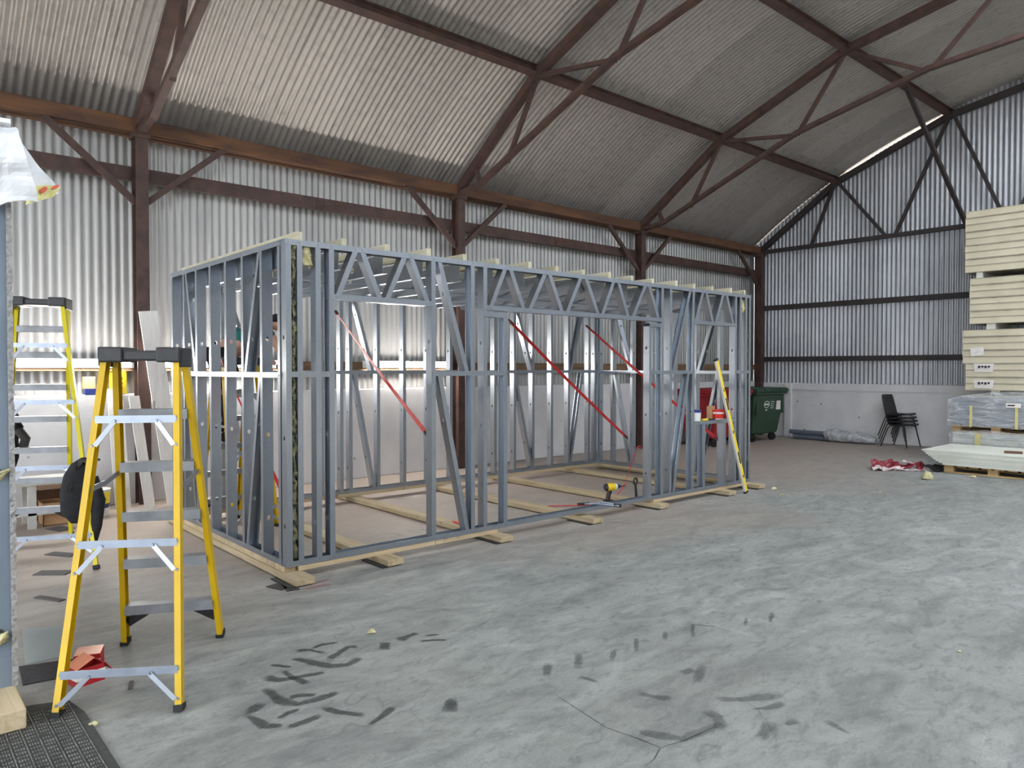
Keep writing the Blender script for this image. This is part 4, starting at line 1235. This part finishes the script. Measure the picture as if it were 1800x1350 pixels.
# slate-grey offcuts lying about
for q, (x, y, w_, l_, r_, lab) in enumerate(((0.90, 5.78, 0.05, 0.24, 0.5, 'dark strip offcut on the floor between the two stepladders'), (1.20, 7.10, 0.10, 0.26, 0.6, 'dark flat offcut under the taller stepladder'), (1.38, 8.25, 0.16, 0.22, 0.4, 'dark flat offcut in front of the cardboard box'), (0.95, 3.93, 0.02, 0.10, -0.3, 'thin black plastic sliver under the shorter stepladder'), (1.04, 6.5, 0.12, 0.24, 0.9, 'dark flat offcut beside the foot of the taller stepladder'))):
    k_ = MB().cbox((x, y, 0.004), (w_, l_, 0.008), r_)
    tag(k_.build('floor_offcut', 'slate_offcut'), lab, 'offcut', 'floor offcuts')
for q, (x, y, r_, lab) in enumerate(((2.18, 5.02, 0.3, 'thin metal plate lying beside the first sleeper end'), (2.24, 4.95, -0.2, 'thin metal plate half under the first sleeper end'))):
    tag(MB().cbox((x, y, 0.003), (0.09, 0.16, 0.004), r_).build('steel_plate', 'dark_steel'), lab, 'plate', 'loose plates')

# ================================================================ BEHIND THE STEPLADDERS
def hang(name, label, cat, st, mat, seed, amp=0.03, extra=()):
    t = thing(name, label, cat, st[0][0], 'black bags and jackets on the taller stepladder')
    MB().blob(st, 20, amp, 7.0, seed).build('bag_body' if cat == 'bag' else 'jacket_body', mat, t, smooth=True)
    for nme, pts, r, mt in extra:
        MB().tube(pts, r, 8).build(nme, mt, t, smooth=True)
    return t
bx, by = 1.245, 6.55
t = hang('black_bag', 'black holdall hanging from the taller stepladder by its grey strap', 'bag',
     [((bx - 0.02, by, 0.36), (0.07, 0, 0), (0, 0.04, 0)), ((bx - 0.03, by, 0.45), (0.12, 0, 0), (0, 0.07, 0)), ((bx - 0.03, by, 0.60), (0.125, 0, 0), (0, 0.08, 0)), ((bx - 0.01, by, 0.74), (0.11, 0, 0), (0, 0.08, 0)), ((bx + 0.005, by, 0.83), (0.07, 0, 0), (0, 0.06, 0)), ((bx + 0.01, by, 0.87), (0.02, 0, 0), (0, 0.02, 0))], 'black_cloth', 4.0, 0.025,
     [('strap', [(bx - 0.10, by - 0.05, 0.62), (bx - 0.02, by - 0.07, 0.845), (bx + 0.05, by - 0.05, 0.83)], 0.022, 'grey_cloth'), ('sleeve', [(bx + 0.06, by - 0.03, 0.70), (bx + 0.11, by - 0.05, 0.52), (bx + 0.09, by - 0.05, 0.32), (bx + 0.07, by - 0.04, 0.20)], [0.055, 0.05, 0.042, 0.03], 'black_cloth')])
jx, jy = 0.975, 7.9
hang('black_jacket', 'black jacket hanging on a rung behind the taller stepladder', 'jacket',
     [((jx - 0.12, jy, 0.55), (0.12, 0, 0), (0, 0.05, 0)), ((jx - 0.11, jy, 0.78), (0.16, 0, 0), (0, 0.06, 0)), ((jx - 0.10, jy, 0.98), (0.15, 0, 0), (0, 0.06, 0)), ((jx - 0.08, jy, 1.14), (0.12, 0, 0), (0, 0.05, 0)), ((jx - 0.05, jy, 1.24), (0.05, 0, 0), (0, 0.03, 0))], 'black_cloth', 9.0, 0.03,
     [('collar', [(jx + 0.02, jy - 0.05, 1.02), (jx + 0.08, jy - 0.06, 0.93), (jx + 0.05, jy - 0.05, 0.82)], 0.04, 'grey_cloth'), ('hood', [(jx - 0.06, jy - 0.03, 1.22), (jx + 0.0, jy - 0.04, 1.10), (jx + 0.04, jy - 0.04, 1.02)], 0.035, 'black_cloth')])

# white trestle bench against the plinth
t = thing('trestle_bench', 'low white metal trestle bench in front of the plinth', 'bench', (1.1, 8.7, 0))
for x in (0.62, 1.18):
    for y in (8.45, 8.80):
        MB().box(x - 0.035, x + 0.035, y - 0.03, y + 0.03, 0.0, 0.42).build('leg', 'white_trestle', t)
MB().box(0.45, 1.62, 8.40, 8.84, 0.42, 0.47).build('bench_top', 'white_trestle', t, bevel=0.006)
MB().box(0.5, 1.55, 8.42, 8.46, 0.13, 0.18).build('lower_rail', 'white_trestle', t)
def open_box(name, label, x0, x1, y0, y1, z0, z1, mat, group=None):
    t = thing(name, label, 'box', ((x0 + x1) / 2, (y0 + y1) / 2, z0), group)
    w_ = 0.005
    MB().box(x0, x1, y0, y1, z0, z0 + w_).build('box_bottom', mat, t)
    for a in ((x0, x1, y0, y0 + w_), (x0, x1, y1 - w_, y1), (x0, x0 + w_, y0, y1), (x1 - w_, x1, y0, y1)):
        MB().box(*a, z0, z1).build('box_side', mat, t)
    MB().add([(x0, y0, z1), (x1, y0, z1), (x1, y0 - 0.07, z1 - 0.05), (x0, y0 - 0.07, z1 - 0.05), (x0, y0, z1 + .004), (x1, y0, z1 + .004), (x1, y0 - 0.07, z1 - 0.046), (x0, y0 - 0.07, z1 - 0.046)], [(3, 2, 1, 0), (4, 5, 6, 7), (0, 1, 5, 4), (1, 2, 6, 5), (2, 3, 7, 6), (3, 0, 4, 7)]).build('flap', mat, t)
    MB().add([(x0, y0, z1), (x0, y1, z1), (x0 - 0.07, y1, z1 + 0.05), (x0 - 0.07, y0, z1 + 0.05), (x0, y0, z1 + .004), (x0, y1, z1 + .004), (x0 - 0.07, y1, z1 + 0.054), (x0 - 0.07, y0, z1 + 0.054)], [(3, 2, 1, 0), (4, 5, 6, 7), (0, 1, 5, 4), (1, 2, 6, 5), (2, 3, 7, 6), (3, 0, 4, 7)]).build('flap', mat, t)
open_box('cardboard_box', 'open brown cardboard box under the white trestle bench', 1.28, 1.56, 8.50, 8.78, 0.0, 0.22, 'cardboard')
open_box('cardboard_box', 'darker cardboard box behind the open one under the bench', 1.25, 1.60, 8.90, 9.18, 0.0, 0.36, 'cardboard_dark')

# paint bucket
c = (1.80, 8.74, 0.0)
t = thing('paint_bucket', 'white plaster bucket with a yellow and blue label by the plinth', 'bucket', c)
MB().lathe([(0.108, 0), (0.112, 0.004), (0.130, 0.27), (0.136, 0.272), (0.136, 0.285), (0.001, 0.287)], c, 28).build('pail', 'pail_white', t)
MB().lathe([(0.1215, 0.125), (0.1305, 0.258)], c, 28).build('yellow_label', 'pail_yellow', t)
MB().lathe([(0.1185, 0.088), (0.1225, 0.135)], c, 28).build('blue_label', 'pail_blue', t)
m = MB()
for k_ in range(7):
    a_ = -2.35 + 0.115 * k_
    rr_ = 0.1225
    m.cbox((c[0] + rr_ * math.cos(a_), c[1] + rr_ * math.sin(a_), 0.112), (0.003, 0.010, 0.014 if k_ % 2 else 0.02), a_)
m.build('label_lettering', 'pail_white', t, kind='stuff')
MB().tube([(c[0] + 0.132 * math.cos(a_), c[1] + 0.132 * math.sin(a_) - 0.006, 0.20 - 0.03 * math.cos((a_ + 1.9) * 1.2)) for a_ in [-2.75 + 0.17 * k_ for k_ in range(11)]], 0.004, 6).build('handle', 'dark_steel', t)

# things on the plinth ledge
t = thing('small_carton', 'small brown carton with a navy base on the plinth ledge', 'box', (1.86, 9.35, 1.27))
MB().box(1.81, 1.93, 9.28, 9.36, 1.27, 1.335).build('carton_base', 'pail_blue', t)
MB().box(1.80, 1.92, 9.32, 9.38, 1.334, 1.47).build('carton_top', 'cardboard', t)
t = thing('yellow_tin', 'yellow lettered tub on the plinth ledge beside the column', 'tub', (2.16, 9.34, 1.27))
MB().lathe([(0.085, 0), (0.09, 0.005), (0.09, 0.25), (0.094, 0.255), (0.094, 0.27), (0.001, 0.272)], (2.16, 9.36, 1.27), 24).build('tub_body', 'pail_yellow', t)
m = MB()
for k_ in range(6):
    for z in (1.34, 1.39, 1.45):
        a_ = -2.4 + 0.22 * k_
        m.cbox((2.16 + 0.0905 * math.cos(a_), 9.36 + 0.0905 * math.sin(a_), z), (0.003, 0.012, 0.018), a_)
m.build('label_lettering', 'ink', t, kind='stuff')

# boards leaning on the plinth
def lean(name, label, x0, x1, w_, th, z1, y0, y1, mat, cat='board', group='boards leaning on the plinth'):
    p0, p1 = W((x0, y0, 0.0)), W((x1, y1, z1))
    ez = (p1 - p0).normalized()
    ex = W((1, 0, 0)); ex = (ex - ez * ex.dot(ez)).normalized(); ey = ez.cross(ex)
    tag(MB().sweep([(-w_ / 2, 0), (w_ / 2, 0), (w_ / 2, th), (-w_ / 2, th)], p0, p1, ex, ey).build(name, mat, bevel=0.002), label, cat, group)
lean('white_plank', 'long white plank leaning past the brown column', 2.63, 2.42, 0.20, 0.018, 2.22, 8.80, 9.09, 'white_board')
lean('white_plank', 'short grey-white plank leaning beside the long white one', 2.36, 2.26, 0.11, 0.02, 1.25, 8.86, 9.08, 'white_board')
lean('white_plank', 'weathered narrow plank leaning left of the steel frame', 2.80, 2.72, 0.10, 0.02, 1.20, 8.95, 9.24, 'white_board')
lean('white_plank', 'wide short white board propped on the plinth behind the stepladder', 2.12, 2.10, 0.16, 0.015, 1.33, 9.0, 9.25, 'white_board')

# ================================================================ FAR END: BINS, PIPES, CHAIRS
def wheelie(label, cx, cy, rz, mat, mark):
    t = thing('wheeled_bin', label, 'bin', (cx, cy, 0), 'wheeled bins')
    R_ = Matrix.Translation((cx, cy, 0)) @ Matrix.Rotation(rz, 4, 'Z')
    def put(m_, name, mt, par=None, **kw):
        m_.v = [tuple(R_ @ W(p)) for p in m_.v]
        return m_.build(name, mt, par or t, **kw)
    # local: front faces -y, width along x
    rr = []
    for z, a, b in ((0.17, 0.47, 0.34), (0.20, 0.50, 0.36), (0.60, 0.55, 0.42), (1.02, 0.59, 0.47)):
        ring = []
        for sx_, sy_ in ((1, 1), (-1, 1), (-1, -1), (1, -1)):
            for k_ in range(4):
                an = math.atan2(sy_, sx_) + math.radians((k_ - 1.5) * 22)
                ring.append(((a - 0.06) * sx_ + 0.06 * math.cos(an) * 1.0, (b - 0.06) * sy_ + 0.06 * math.sin(an), z))
        rr.append(ring)
    put(MB().rings(rr), 'bin_body', mat)
    put(MB().box(-0.63, 0.63, -0.52, 0.52, 1.01, 1.06), 'rim', mat, bevel=0.015)
    lid = MB().rings([[(x, y, z) for x, y in ((-0.64 * s_, -0.54 * s_), (0.64 * s_, -0.54 * s_), (0.64 * s_, 0.53 * s_), (-0.64 * s_, 0.53 * s_))] for z, s_ in ((1.06, 1.0), (1.11, 1.0), (1.15, 0.95), (1.16, 0.6))])
    lid_ = put(lid, 'lid', mat, bevel=0.015)
    for x in (-0.3, 0.3):
        put(MB().box(x - 0.07, x + 0.07, -0.56, -0.50, 1.10, 1.13), 'lid_handle', mat, lid_)
    for s_ in (-1, 1):
        put(MB().cyl((0.60 * s_, 0, 0.93), (0.70 * s_, 0, 0.93), 0.022, n=10), 'trunnion', 'dark_steel')
        put(MB().box(s_ * 0.52 - 0.03, s_ * 0.52 + 0.03, -0.46, -0.40, 0.6, 1.0), 'rib', mat)
    for x in (-0.40, 0.40):
        for y in (-0.27, 0.27):
            fk = put(MB().box(x - 0.035, x + 0.035, y - 0.03, y + 0.03, 0.09, 0.185), 'castor_fork', 'dark_steel')
            put(MB().cyl((x - 0.022, y, 0.085), (x + 0.022, y, 0.085), 0.085, n=18), 'wheel', 'black_rubber', fk)
    if mark:
        yf = lambda z: -(0.42 + (z - 0.6) / 0.42 * 0.05) - 0.003
        q = MB()
        for k_ in range(16):
            a0, a1 = 2 * math.pi * k_ / 16, 2 * math.pi * (k_ + 1) / 16
            pr = [(-0.12 + r_ * 1.5 * math.cos(a_), z_c) for a_ in (a0, a1) for r_, z_c in ((0.075, 0.80 + 0.075 * math.sin(a_)), (0.062, 0.80 + 0.062 * math.sin(a_)))]
            q.add([(x_, yf(z_), z_) for x_, z_ in pr], [(0, 1, 3, 2)])
        q.box(-0.20, -0.04, yf(0.80) - 0.001, yf(0.80) + 0.002, 0.785, 0.815)
        q.box(-0.16, -0.08, yf(0.70) - 0.001, yf(0.70) + 0.002, 0.672, 0.690)
        for k_ in range(4):
            q.box(0.04, 0.17, yf(0.86 - 0.045 * k_) - 0.001, yf(0.86 - 0.045 * k_) + 0.002, 0.85 - 0.045 * k_, 0.862 - 0.045 * k_)
        put(q, 'printed_emblem', 'pail_white')
        put(MB().box(0.28, 0.44, yf(0.80) - 0.004, yf(0.80) + 0.02, 0.68, 0.93), 'paper_label', 'white_card')
    else:
        put(MB().cyl((-0.25, -0.46, 0.80), (-0.25, -0.43, 0.80), 0.07, n=16), 'lock_boss', 'ink')
    return t
wheelie('green four-wheeled bin with a white printed emblem by the corner column', 14.47, 8.62, 0.0, 'bin_green', True)
wheelie('red four-wheeled bin beside the green one', 13.04, 8.62, 0.03, 'bin_red', False)

t0 = 0
PD = ['uppermost dark grey pipe', 'dark grey pipe resting on the floor against the plinth', 'dark grey pipe in the middle of the bundle', 'dark grey pipe lying outermost from the plinth', 'upper dark grey pipe facing the open floor']
for i, (dx_, z) in enumerate(((0.052, 0.145), (0.106, 0.052), (0.0, 0.052), (-0.106, 0.052), (-0.052, 0.145))):
    m = MB()
    a, b = W((15.62 + dx_, 8.35 - 0.06 * i, z)), W((15.55 + dx_, 6.62, z))
    d = (b - a).normalized()
    e1 = d.orthogonal().normalized(); e2 = d.cross(e1)
    R0, R1 = 0.05, 0.042
    rg = lambda p, r: [p + (e1 * math.cos(2 * math.pi * k_ / 14) + e2 * math.sin(2 * math.pi * k_ / 14)) * r for k_ in range(14)]
    m.rings([rg(a + d * 0.2, R1), rg(a, R1), rg(a, R0), rg(b, R0), rg(b, R1)], caps=True)
    tag(m.build('pipe', 'pipe_grey'), PD[i] + ' by the gable plinth', 'pipe', 'bundle of pipes')
t = thing('plastic_wrap', 'creased clear plastic sleeve wrapped over the pipe bundle', 'wrap', (15.55, 6.6, 0))
m = MB().blob([((15.56, 7.42, 0.13), (0.20, 0, 0), (0, 0, 0.12)), ((15.56, 7.30, 0.14), (0.24, 0, 0), (0, 0, 0.14)), ((15.55, 7.05, 0.13), (0.23, 0, 0), (0, 0, 0.13)), ((15.55, 6.8, 0.12), (0.24, 0, 0), (0, 0, 0.12)), ((15.55, 6.60, 0.10), (0.20, 0, 0), (0, 0, 0.09)), ((15.55, 6.40, 0.06), (0.10, 0, 0), (0, 0, 0.05))], 22, 0.035, 9.0, 2.0)
m.v = [(x, y, max(z, 0.004)) for x, y, z in m.v]
m.build('sleeve', 'film_milky', t)

# stacked chairs: local chair faces +y (seat front toward +y), origin on floor
def chair(label):
    t = thing('stacking_chair', label, 'chair', (0, 0, 0), 'stacked chairs by the gable plinth')
    prof = [(0.23, 0.445), (0.20, 0.455), (0.10, 0.440), (0.0, 0.430), (-0.12, 0.432), (-0.19, 0.450), (-0.215, 0.50), (-0.225, 0.58), (-0.25, 0.70), (-0.275, 0.80), (-0.28, 0.83)]
    wid = [0.19, 0.205, 0.215, 0.215, 0.20, 0.19, 0.185, 0.20, 0.205, 0.19, 0.16]
    def shell(i0, i1, name):
        tp, bt = [], []
        nx = 8
        for i in range(i0, i1 + 1):
            y_, z_ = prof[i]
            for k_ in range(nx + 1):
                u = k_ / nx * 2 - 1
                dish = 0.018 * u * u
                if i > 5:
                    tp.append((u * wid[i], y_ + dish * 1.4, z_)); bt.append((u * wid[i], y_ + dish * 1.4 - 0.012, z_))
                else:
                    tp.append((u * wid[i], y_, z_ + dish)); bt.append((u * wid[i], y_, z_ + dish - 0.022))
        nn = len(tp); f_ = []
        rows = i1 - i0
        for j in range(rows):
            for i in range(nx):
                q = j * (nx + 1) + i
                f_.append((q, q + 1, q + nx + 2, q + nx + 1)); f_.append((nn + q + 1, nn + q, nn + q + nx + 1, nn + q + nx + 2))
        rim = list(range(nx + 1)) + [j * (nx + 1) + nx for j in range(1, rows + 1)] + [rows * (nx + 1) + i for i in range(nx - 1, -1, -1)] + [j * (nx + 1) for j in range(rows - 1, 0, -1)]
        for q in range(len(rim)):
            x, y = rim[q], rim[(q + 1) % len(rim)]
            f_.append((y, x, nn + x, nn + y))
        MB().add(tp + bt, f_).build(name, 'black_plastic', t, smooth=True)
    shell(0, 5, 'seat'); shell(5, 10, 'backrest')
    for sx_ in (-1, 1):
        MB().tube([(0.17 * sx_, 0.13, 0.425), (0.20 * sx_, 0.17, 0.38), (0.245 * sx_, 0.24, 0.0)], 0.011, 8).build('leg', 'black_rubber', t)
        MB().tube([(0.17 * sx_, -0.12, 0.425), (0.20 * sx_, -0.17, 0.38), (0.235 * sx_, -0.30, 0.0)], 0.011, 8).build('leg', 'black_rubber', t)
        MB().tube([(0.17 * sx_, 0.13, 0.425), (0.17 * sx_, -0.12, 0.425)], 0.010, 8).build('seat_rail', 'black_rubber', t)
    return t
CL = ['black stacking chair at the bottom of the stack, its legs on the floor', 'black stacking chair second from the bottom of the stack', 'black stacking chair second from the top of the stack', 'black stacking chair on top of the stack']
c0 = chair(CL[0])
for i in range(1, 4):
    c_ = copy_tree(c0, Matrix.Translation((15.52, 5.90 + 0.018 * i, 0.070 * i)) @ Matrix.Rotation(math.pi - 0.15, 4, 'Z'))
    c_['label'] = CL[i]
c0.matrix_world = Matrix.Translation((15.52, 5.90, 0)) @ Matrix.Rotation(math.pi - 0.15, 4, 'Z')

# ================================================================ STACKS OF BOARDS
# tall stack of cream insulated panels
k_i = 0
Z0 = 0.10
BN = [('lowest', 0.10, 1.10, 9, 0.0), ('second', 1.175, 2.255, 9, 0.03), ('third', 2.36, 3.175, 7, -0.02), ('topmost', 3.28, 4.38, 9, 0.06)]
for bi, (bn, z0, z1, n, off) in enumerate(BN):
    h = (z1 - z0) / n
    for i in range(n):
        jog = 0.012 * noise.noise(W((bi * 3.1, i * 1.7, 0))) + (0.05 if (bi == 1 and i > 3) else 0.0)
        yl = 4.56 + off + jog
        xf = 14.90 + 0.010 * noise.noise(W((i * 2.3, bi * 5.0, 1)))
        top_of = z0 + h * (i + 1) - 0.004
        t = thing('insulated_panel', 'cream insulated panel, number %s from the bottom of the %s bundle in the tall stack' % (['one', 'two', 'three', 'four', 'five', 'six', 'seven', 'eight', 'nine'][i], bn), 'panel', (15.4, 3.0, z0 + h * i), '%s bundle of cream panels' % bn)
        MB().box(xf, 15.78, 1.2, yl, z0 + h * i + 0.010, top_of - 0.008).build('core', 'cream_panel', t)
        MB().box(xf - 0.006, 15.78, 1.2, yl + 0.004, z0 + h * i, z0 + h * i + 0.011).build('facing', 'cream_skin', t)
        MB().box(xf - 0.006, 15.78, 1.2, yl + 0.004, top_of - 0.010, top_of).build('facing', 'cream_skin', t)
        if i % 2 == 1 and i < n - 1:
            # torn protective film along the joint
            pts = [W((xf - 0.012, yl - 0.02 - 0.07 * q, top_of - 0.012 + 0.006 * noise.noise(W((q * 0.9, i, bi))))) for q in range(16)]
            MB().tube(pts, [0.002 + 0.005 * abs(noise.noise(W((q * 1.3, i, bi * 2)))) for q in range(16)], 5).build('film_edge', 'slate_offcut', t)
    zg = {0: 0.0, 1: 1.10, 2: 2.255, 3: 3.175}[bi]
    yy = (4.3, 4.2, 4.28, 4.45)[bi]
    tag(MB().box(14.93, 15.7, yy - (0.10 if bi == 3 else 0.14), yy, zg, z0).build('spacer_block', 'spacer', bevel=0.004), 'pale spacer block under the %s bundle of cream panels' % bn, 'block', 'spacer blocks')
lb = thing('paper_label', 'white paper delivery label flapping from the cream panel stack', 'label', (14.88, 4.4, 1.9), 'paper labels on the panel stack')
crumple('', '', '', [(14.875, 4.50, 1.78), (14.875, 4.30, 1.80), (14.875, 4.30, 1.95), (14.88, 4.52, 1.93)], 0.003, '', 0.008, 9.0, 3.0, 6, 5).build('sheet', 'white_card', lb)
for z in (1.57, 1.28):
    lb = thing('paper_label', 'creased paper label with dark print on the %s cream bundle' % ('second' if z > 1.4 else 'lower part of the second'), 'label', (14.88, 4.4, z), 'paper labels on the panel stack')
    crumple('', '', '', [(14.88, 4.44, z - 0.07), (14.88, 4.16, z - 0.07), (14.88, 4.14, z + 0.08), (14.88, 4.46, z + 0.08)], 0.003, '', 0.006, 9.0, z, 6, 5).build('sheet', 'white_card', lb)
    m = MB()
    for q in range(4):
        m.box(14.866, 14.870, 4.20 + q * 0.05, 4.235 + q * 0.05, z + 0.01 - 0.01 * (q % 2), z + 0.04)
    m.build('print', 'ink', lb)

def pallet(label, x0, x1, y0, y1, z0, group='timber pallets'):
    t = thing('timber_pallet', label, 'pallet', ((x0 + x1) / 2, (y0 + y1) / 2, z0), group)
    nb = max(3, int((y1 - y0) / 0.55) + 1)
    for xx in (x0, (x0 + x1) / 2 - 0.05, x1 - 0.1):
        MB().box(xx, xx + 0.1, y0, y1, z0, z0 + 0.02).build('bottom_board', 'pallet_wood', t)
        for k_ in range(nb):
            yy = y0 + (y1 - y0 - 0.13) * k_ / (nb - 1)
            MB().box(xx, xx + 0.1, yy, yy + 0.13, z0 + 0.02, z0 + 0.095).build('block', 'pallet_wood', t)
    n = int((y1 - y0) / 0.16)
    for k_ in range(n):
        yy = y0 + (y1 - y0 - 0.12) * k_ / (n - 1)
        MB().box(x0, x1, yy, yy + 0.12, z0 + 0.095, z0 + 0.118).build('deck_board', 'pallet_wood', t)
    return t
# front stack of white boards
pallet('timber pallet under the stack of bare white boards', 12.17, 13.37, 1.6, 4.02, 0.0)
n = 9
for i in range(n):
    z = 0.118 + i * 0.0235
    yl = 4.03 + 0.29 * (i / (n - 1)) ** 0.8
    nm = ['bottom', 'second', 'third', 'fourth', 'fifth', 'sixth', 'seventh', 'eighth', 'top'][i]
    o = MB().box(12.115 + 0.014 * ((i * 5) % 3) / 2, 13.38, 1.5, yl, z, z + 0.022).build('white_sheet_board', 'white_slab', bevel=0.002)
    tag(o, '%s board of the bare white board stack on the pallet' % nm, 'board', 'bare white boards')
tag(MB().cbox((12.5, 3.22, 0.345), (0.10, 0.22, 0.03), 0.3).build('brick_offcut', 'cardboard_dark', bevel=0.004), 'brown block lying on the bare white boards', 'block')
# wrapped stack behind it
pallet('timber pallet on the floor under the wrapped white boards', 13.72, 14.8, 2.0, 4.40, 0.0)
t = None
for i in range(4):
    o = MB().box(13.72, 14.8, 1.9, 4.41, 0.118 + i * 0.097, 0.118 + i * 0.097 + 0.094).build('white_slab_board', 'white_slab', bevel=0.004)
    tag(o, 'film-wrapped white board pack, %s of four under the upper pallet' % ['first', 'second', 'third', 'fourth'][i], 'board', 'wrapped white boards')
pallet('upper timber pallet between the white boards and the wrapped grey slabs', 13.72, 14.8, 2.0, 4.42, 0.508)
for i in range(5):
    o = MB().box(13.70, 14.8, 1.9, 4.42 - 0.03 * (i % 2), 0.627 + i * 0.085, 0.627 + i * 0.085 + 0.081).build('grey_slab_board', 'grey_slab', bevel=0.006)
    tag(o, 'film-wrapped grey slab, %s of five on the upper pallet' % ['first', 'second', 'third', 'fourth', 'fifth'][i], 'board', 'wrapped grey slabs')
def wrap(label, x0, x1, y0, y1, z0, z1, seed, dome):
    t = thing('stretch_wrap', label, 'wrap', ((x0 + x1) / 2, (y0 + y1) / 2, z0), 'stretch film on the pallets')
    ny, nz = 40, 12
    def P(p):
        return W(p) + noise.noise_vector(W((p[0] * 5, p[1] * 4, p[2] * 14)) + W((seed, 0, 0))) * 0.022
    rr = []
    for j in range(nz + 1):
        z = z0 + (z1 - z0) * j / nz
        ring = []
        per_ = [(x0, y0 + (y1 - y0) * k_ / ny) for k_ in range(ny)] + [(x0 + (x1 - x0) * k_ / 16, y1) for k_ in range(16)] + [(x1, y1 - (y1 - y0) * k_ / 10) for k_ in range(10)] + [(x1 - (x1 - x0) * k_ / 6, y0) for k_ in range(6)]
        cx, cy = (x0 + x1) / 2, (y0 + y1) / 2
        for x, y in per_:
            ring.append(P((x, y, z)))
        rr.append(ring)
    for q, s_ in ((0.04, 0.92), (dome, 0.6), (dome * 1.15, 0.2)):
        rr.append([P((cx + (x - cx) * s_, cy + (y - cy) * s_, z1 + q)) for x, y in per_])
    MB().rings(rr, caps=False).build('film_skin', 'film', t)
    return t
w1 = wrap('crinkled clear stretch film around the grey slabs', 13.66, 14.84, 1.85, 4.47, 0.60, 1.06, 3.0, 0.10)
w2 = wrap('clear stretch film around the white boards below', 13.68, 14.82, 1.85, 4.45, 0.10, 0.50, 8.0, 0.0)
MB().box(13.628, 13.640, 3.42, 3.62, 0.94, 1.01).build('shipping_label', 'white_card', w1)
MB().box(13.624, 13.629, 3.50, 3.60, 0.965, 0.985).build('label_print', 'ink', w1)
for yy in (4.12, 3.48):
    MB().box(13.645, 13.652, yy - 0.02, yy + 0.02, 0.60, 0.95).build('binding_tape', 'strap_yellow', w1)
MB().box(13.655, 13.663, 3.98, 4.06, 0.12, 0.50).build('binding_tape', 'strap_yellow', w2)

# ================================================================ LITTER ON THE FLOOR
t = thing('torn_packaging', 'crumpled red and white plastic packaging beside the white board pallet', 'packaging', (12.0, 4.45, 0))
def low(m_):
    m_.v = [(x, y, max(z, 0.003)) for x, y, z in m_.v]
    return m_
low(crumple('', '', '', [(11.55, 4.80, 0.03), (12.10, 4.28, 0.03), (12.42, 4.42, 0.09), (11.85, 4.95, 0.08)], 0.006, '', 0.09, 4.0, 3.0, 22, 10)).build('red_film', 'sheet_red', t)
low(crumple('', '', '', [(11.50, 4.78, 0.02), (12.15, 4.18, 0.02), (12.20, 4.28, 0.05), (11.60, 4.84, 0.06)], 0.006, '', 0.06, 6.0, 6.0, 22, 6)).build('pale_film', 'sheet_pale', t)
low(crumple('', '', '', [(11.98, 4.45, 0.12), (12.08, 4.36, 0.12), (12.2, 4.5, 0.13), (12.08, 4.6, 0.12)], 0.006, '', 0.04, 6.0, 9.0, 8, 6)).build('pale_band', 'sheet_pale', t)
tag(low(crumple('', '', '', [(12.06, 4.13, 0.02), (12.16, 4.04, 0.02), (12.35, 4.10, 0.10), (12.12, 4.30, 0.10)], 0.006, '', 0.05, 6.0, 4.0, 10, 8)).build('dark_rag', 'black_cloth'), 'dark rag bunched against the corner of the white board pallet', 'rag')
WL = [(11.24, 3.93, 0.11, 'large tuft of yellow insulation beside the white board pallet'), (8.80, 4.90, 0.045, 'small yellow insulation tuft past the spirit level'), (2.21, 3.79, 0.030, 'cream insulation scrap near the tyre marks'), (0.72, 3.60, 0.022, 'white scrap at the edge of the rubber mat'), (11.9, 3.55, 0.05, 'insulation crumb by the pallet blocks'), (8.45, 4.60, 0.03, 'tiny insulation crumb near the spirit level foot'), (9.6, 3.9, 0.02, 'white fleck on the open concrete beyond the frame'), (4.5, 1.4, 0.012, 'white fleck on the bare concrete')]
for i, (x, y, r, lab) in enumerate(WL):
    m = low(MB().blob([((x, y, r * 0.12), (r, 0, 0), (0, r * 0.7, 0)), ((x, y, r * 0.35), (r * 0.9, 0, 0), (0, r * 0.7, 0)), ((x + r * 0.2, y, r * 0.6), (r * 0.5, 0, 0), (0, r * 0.4, 0)), ((x, y, r * 0.75), (r * 0.1, 0, 0), (0, r * 0.1, 0))], 12, r * 0.5, 0.9 / r, i * 1.9))
    tag(m.build('insulation_scrap', 'wool_light'), lab, 'scrap', 'insulation scraps')
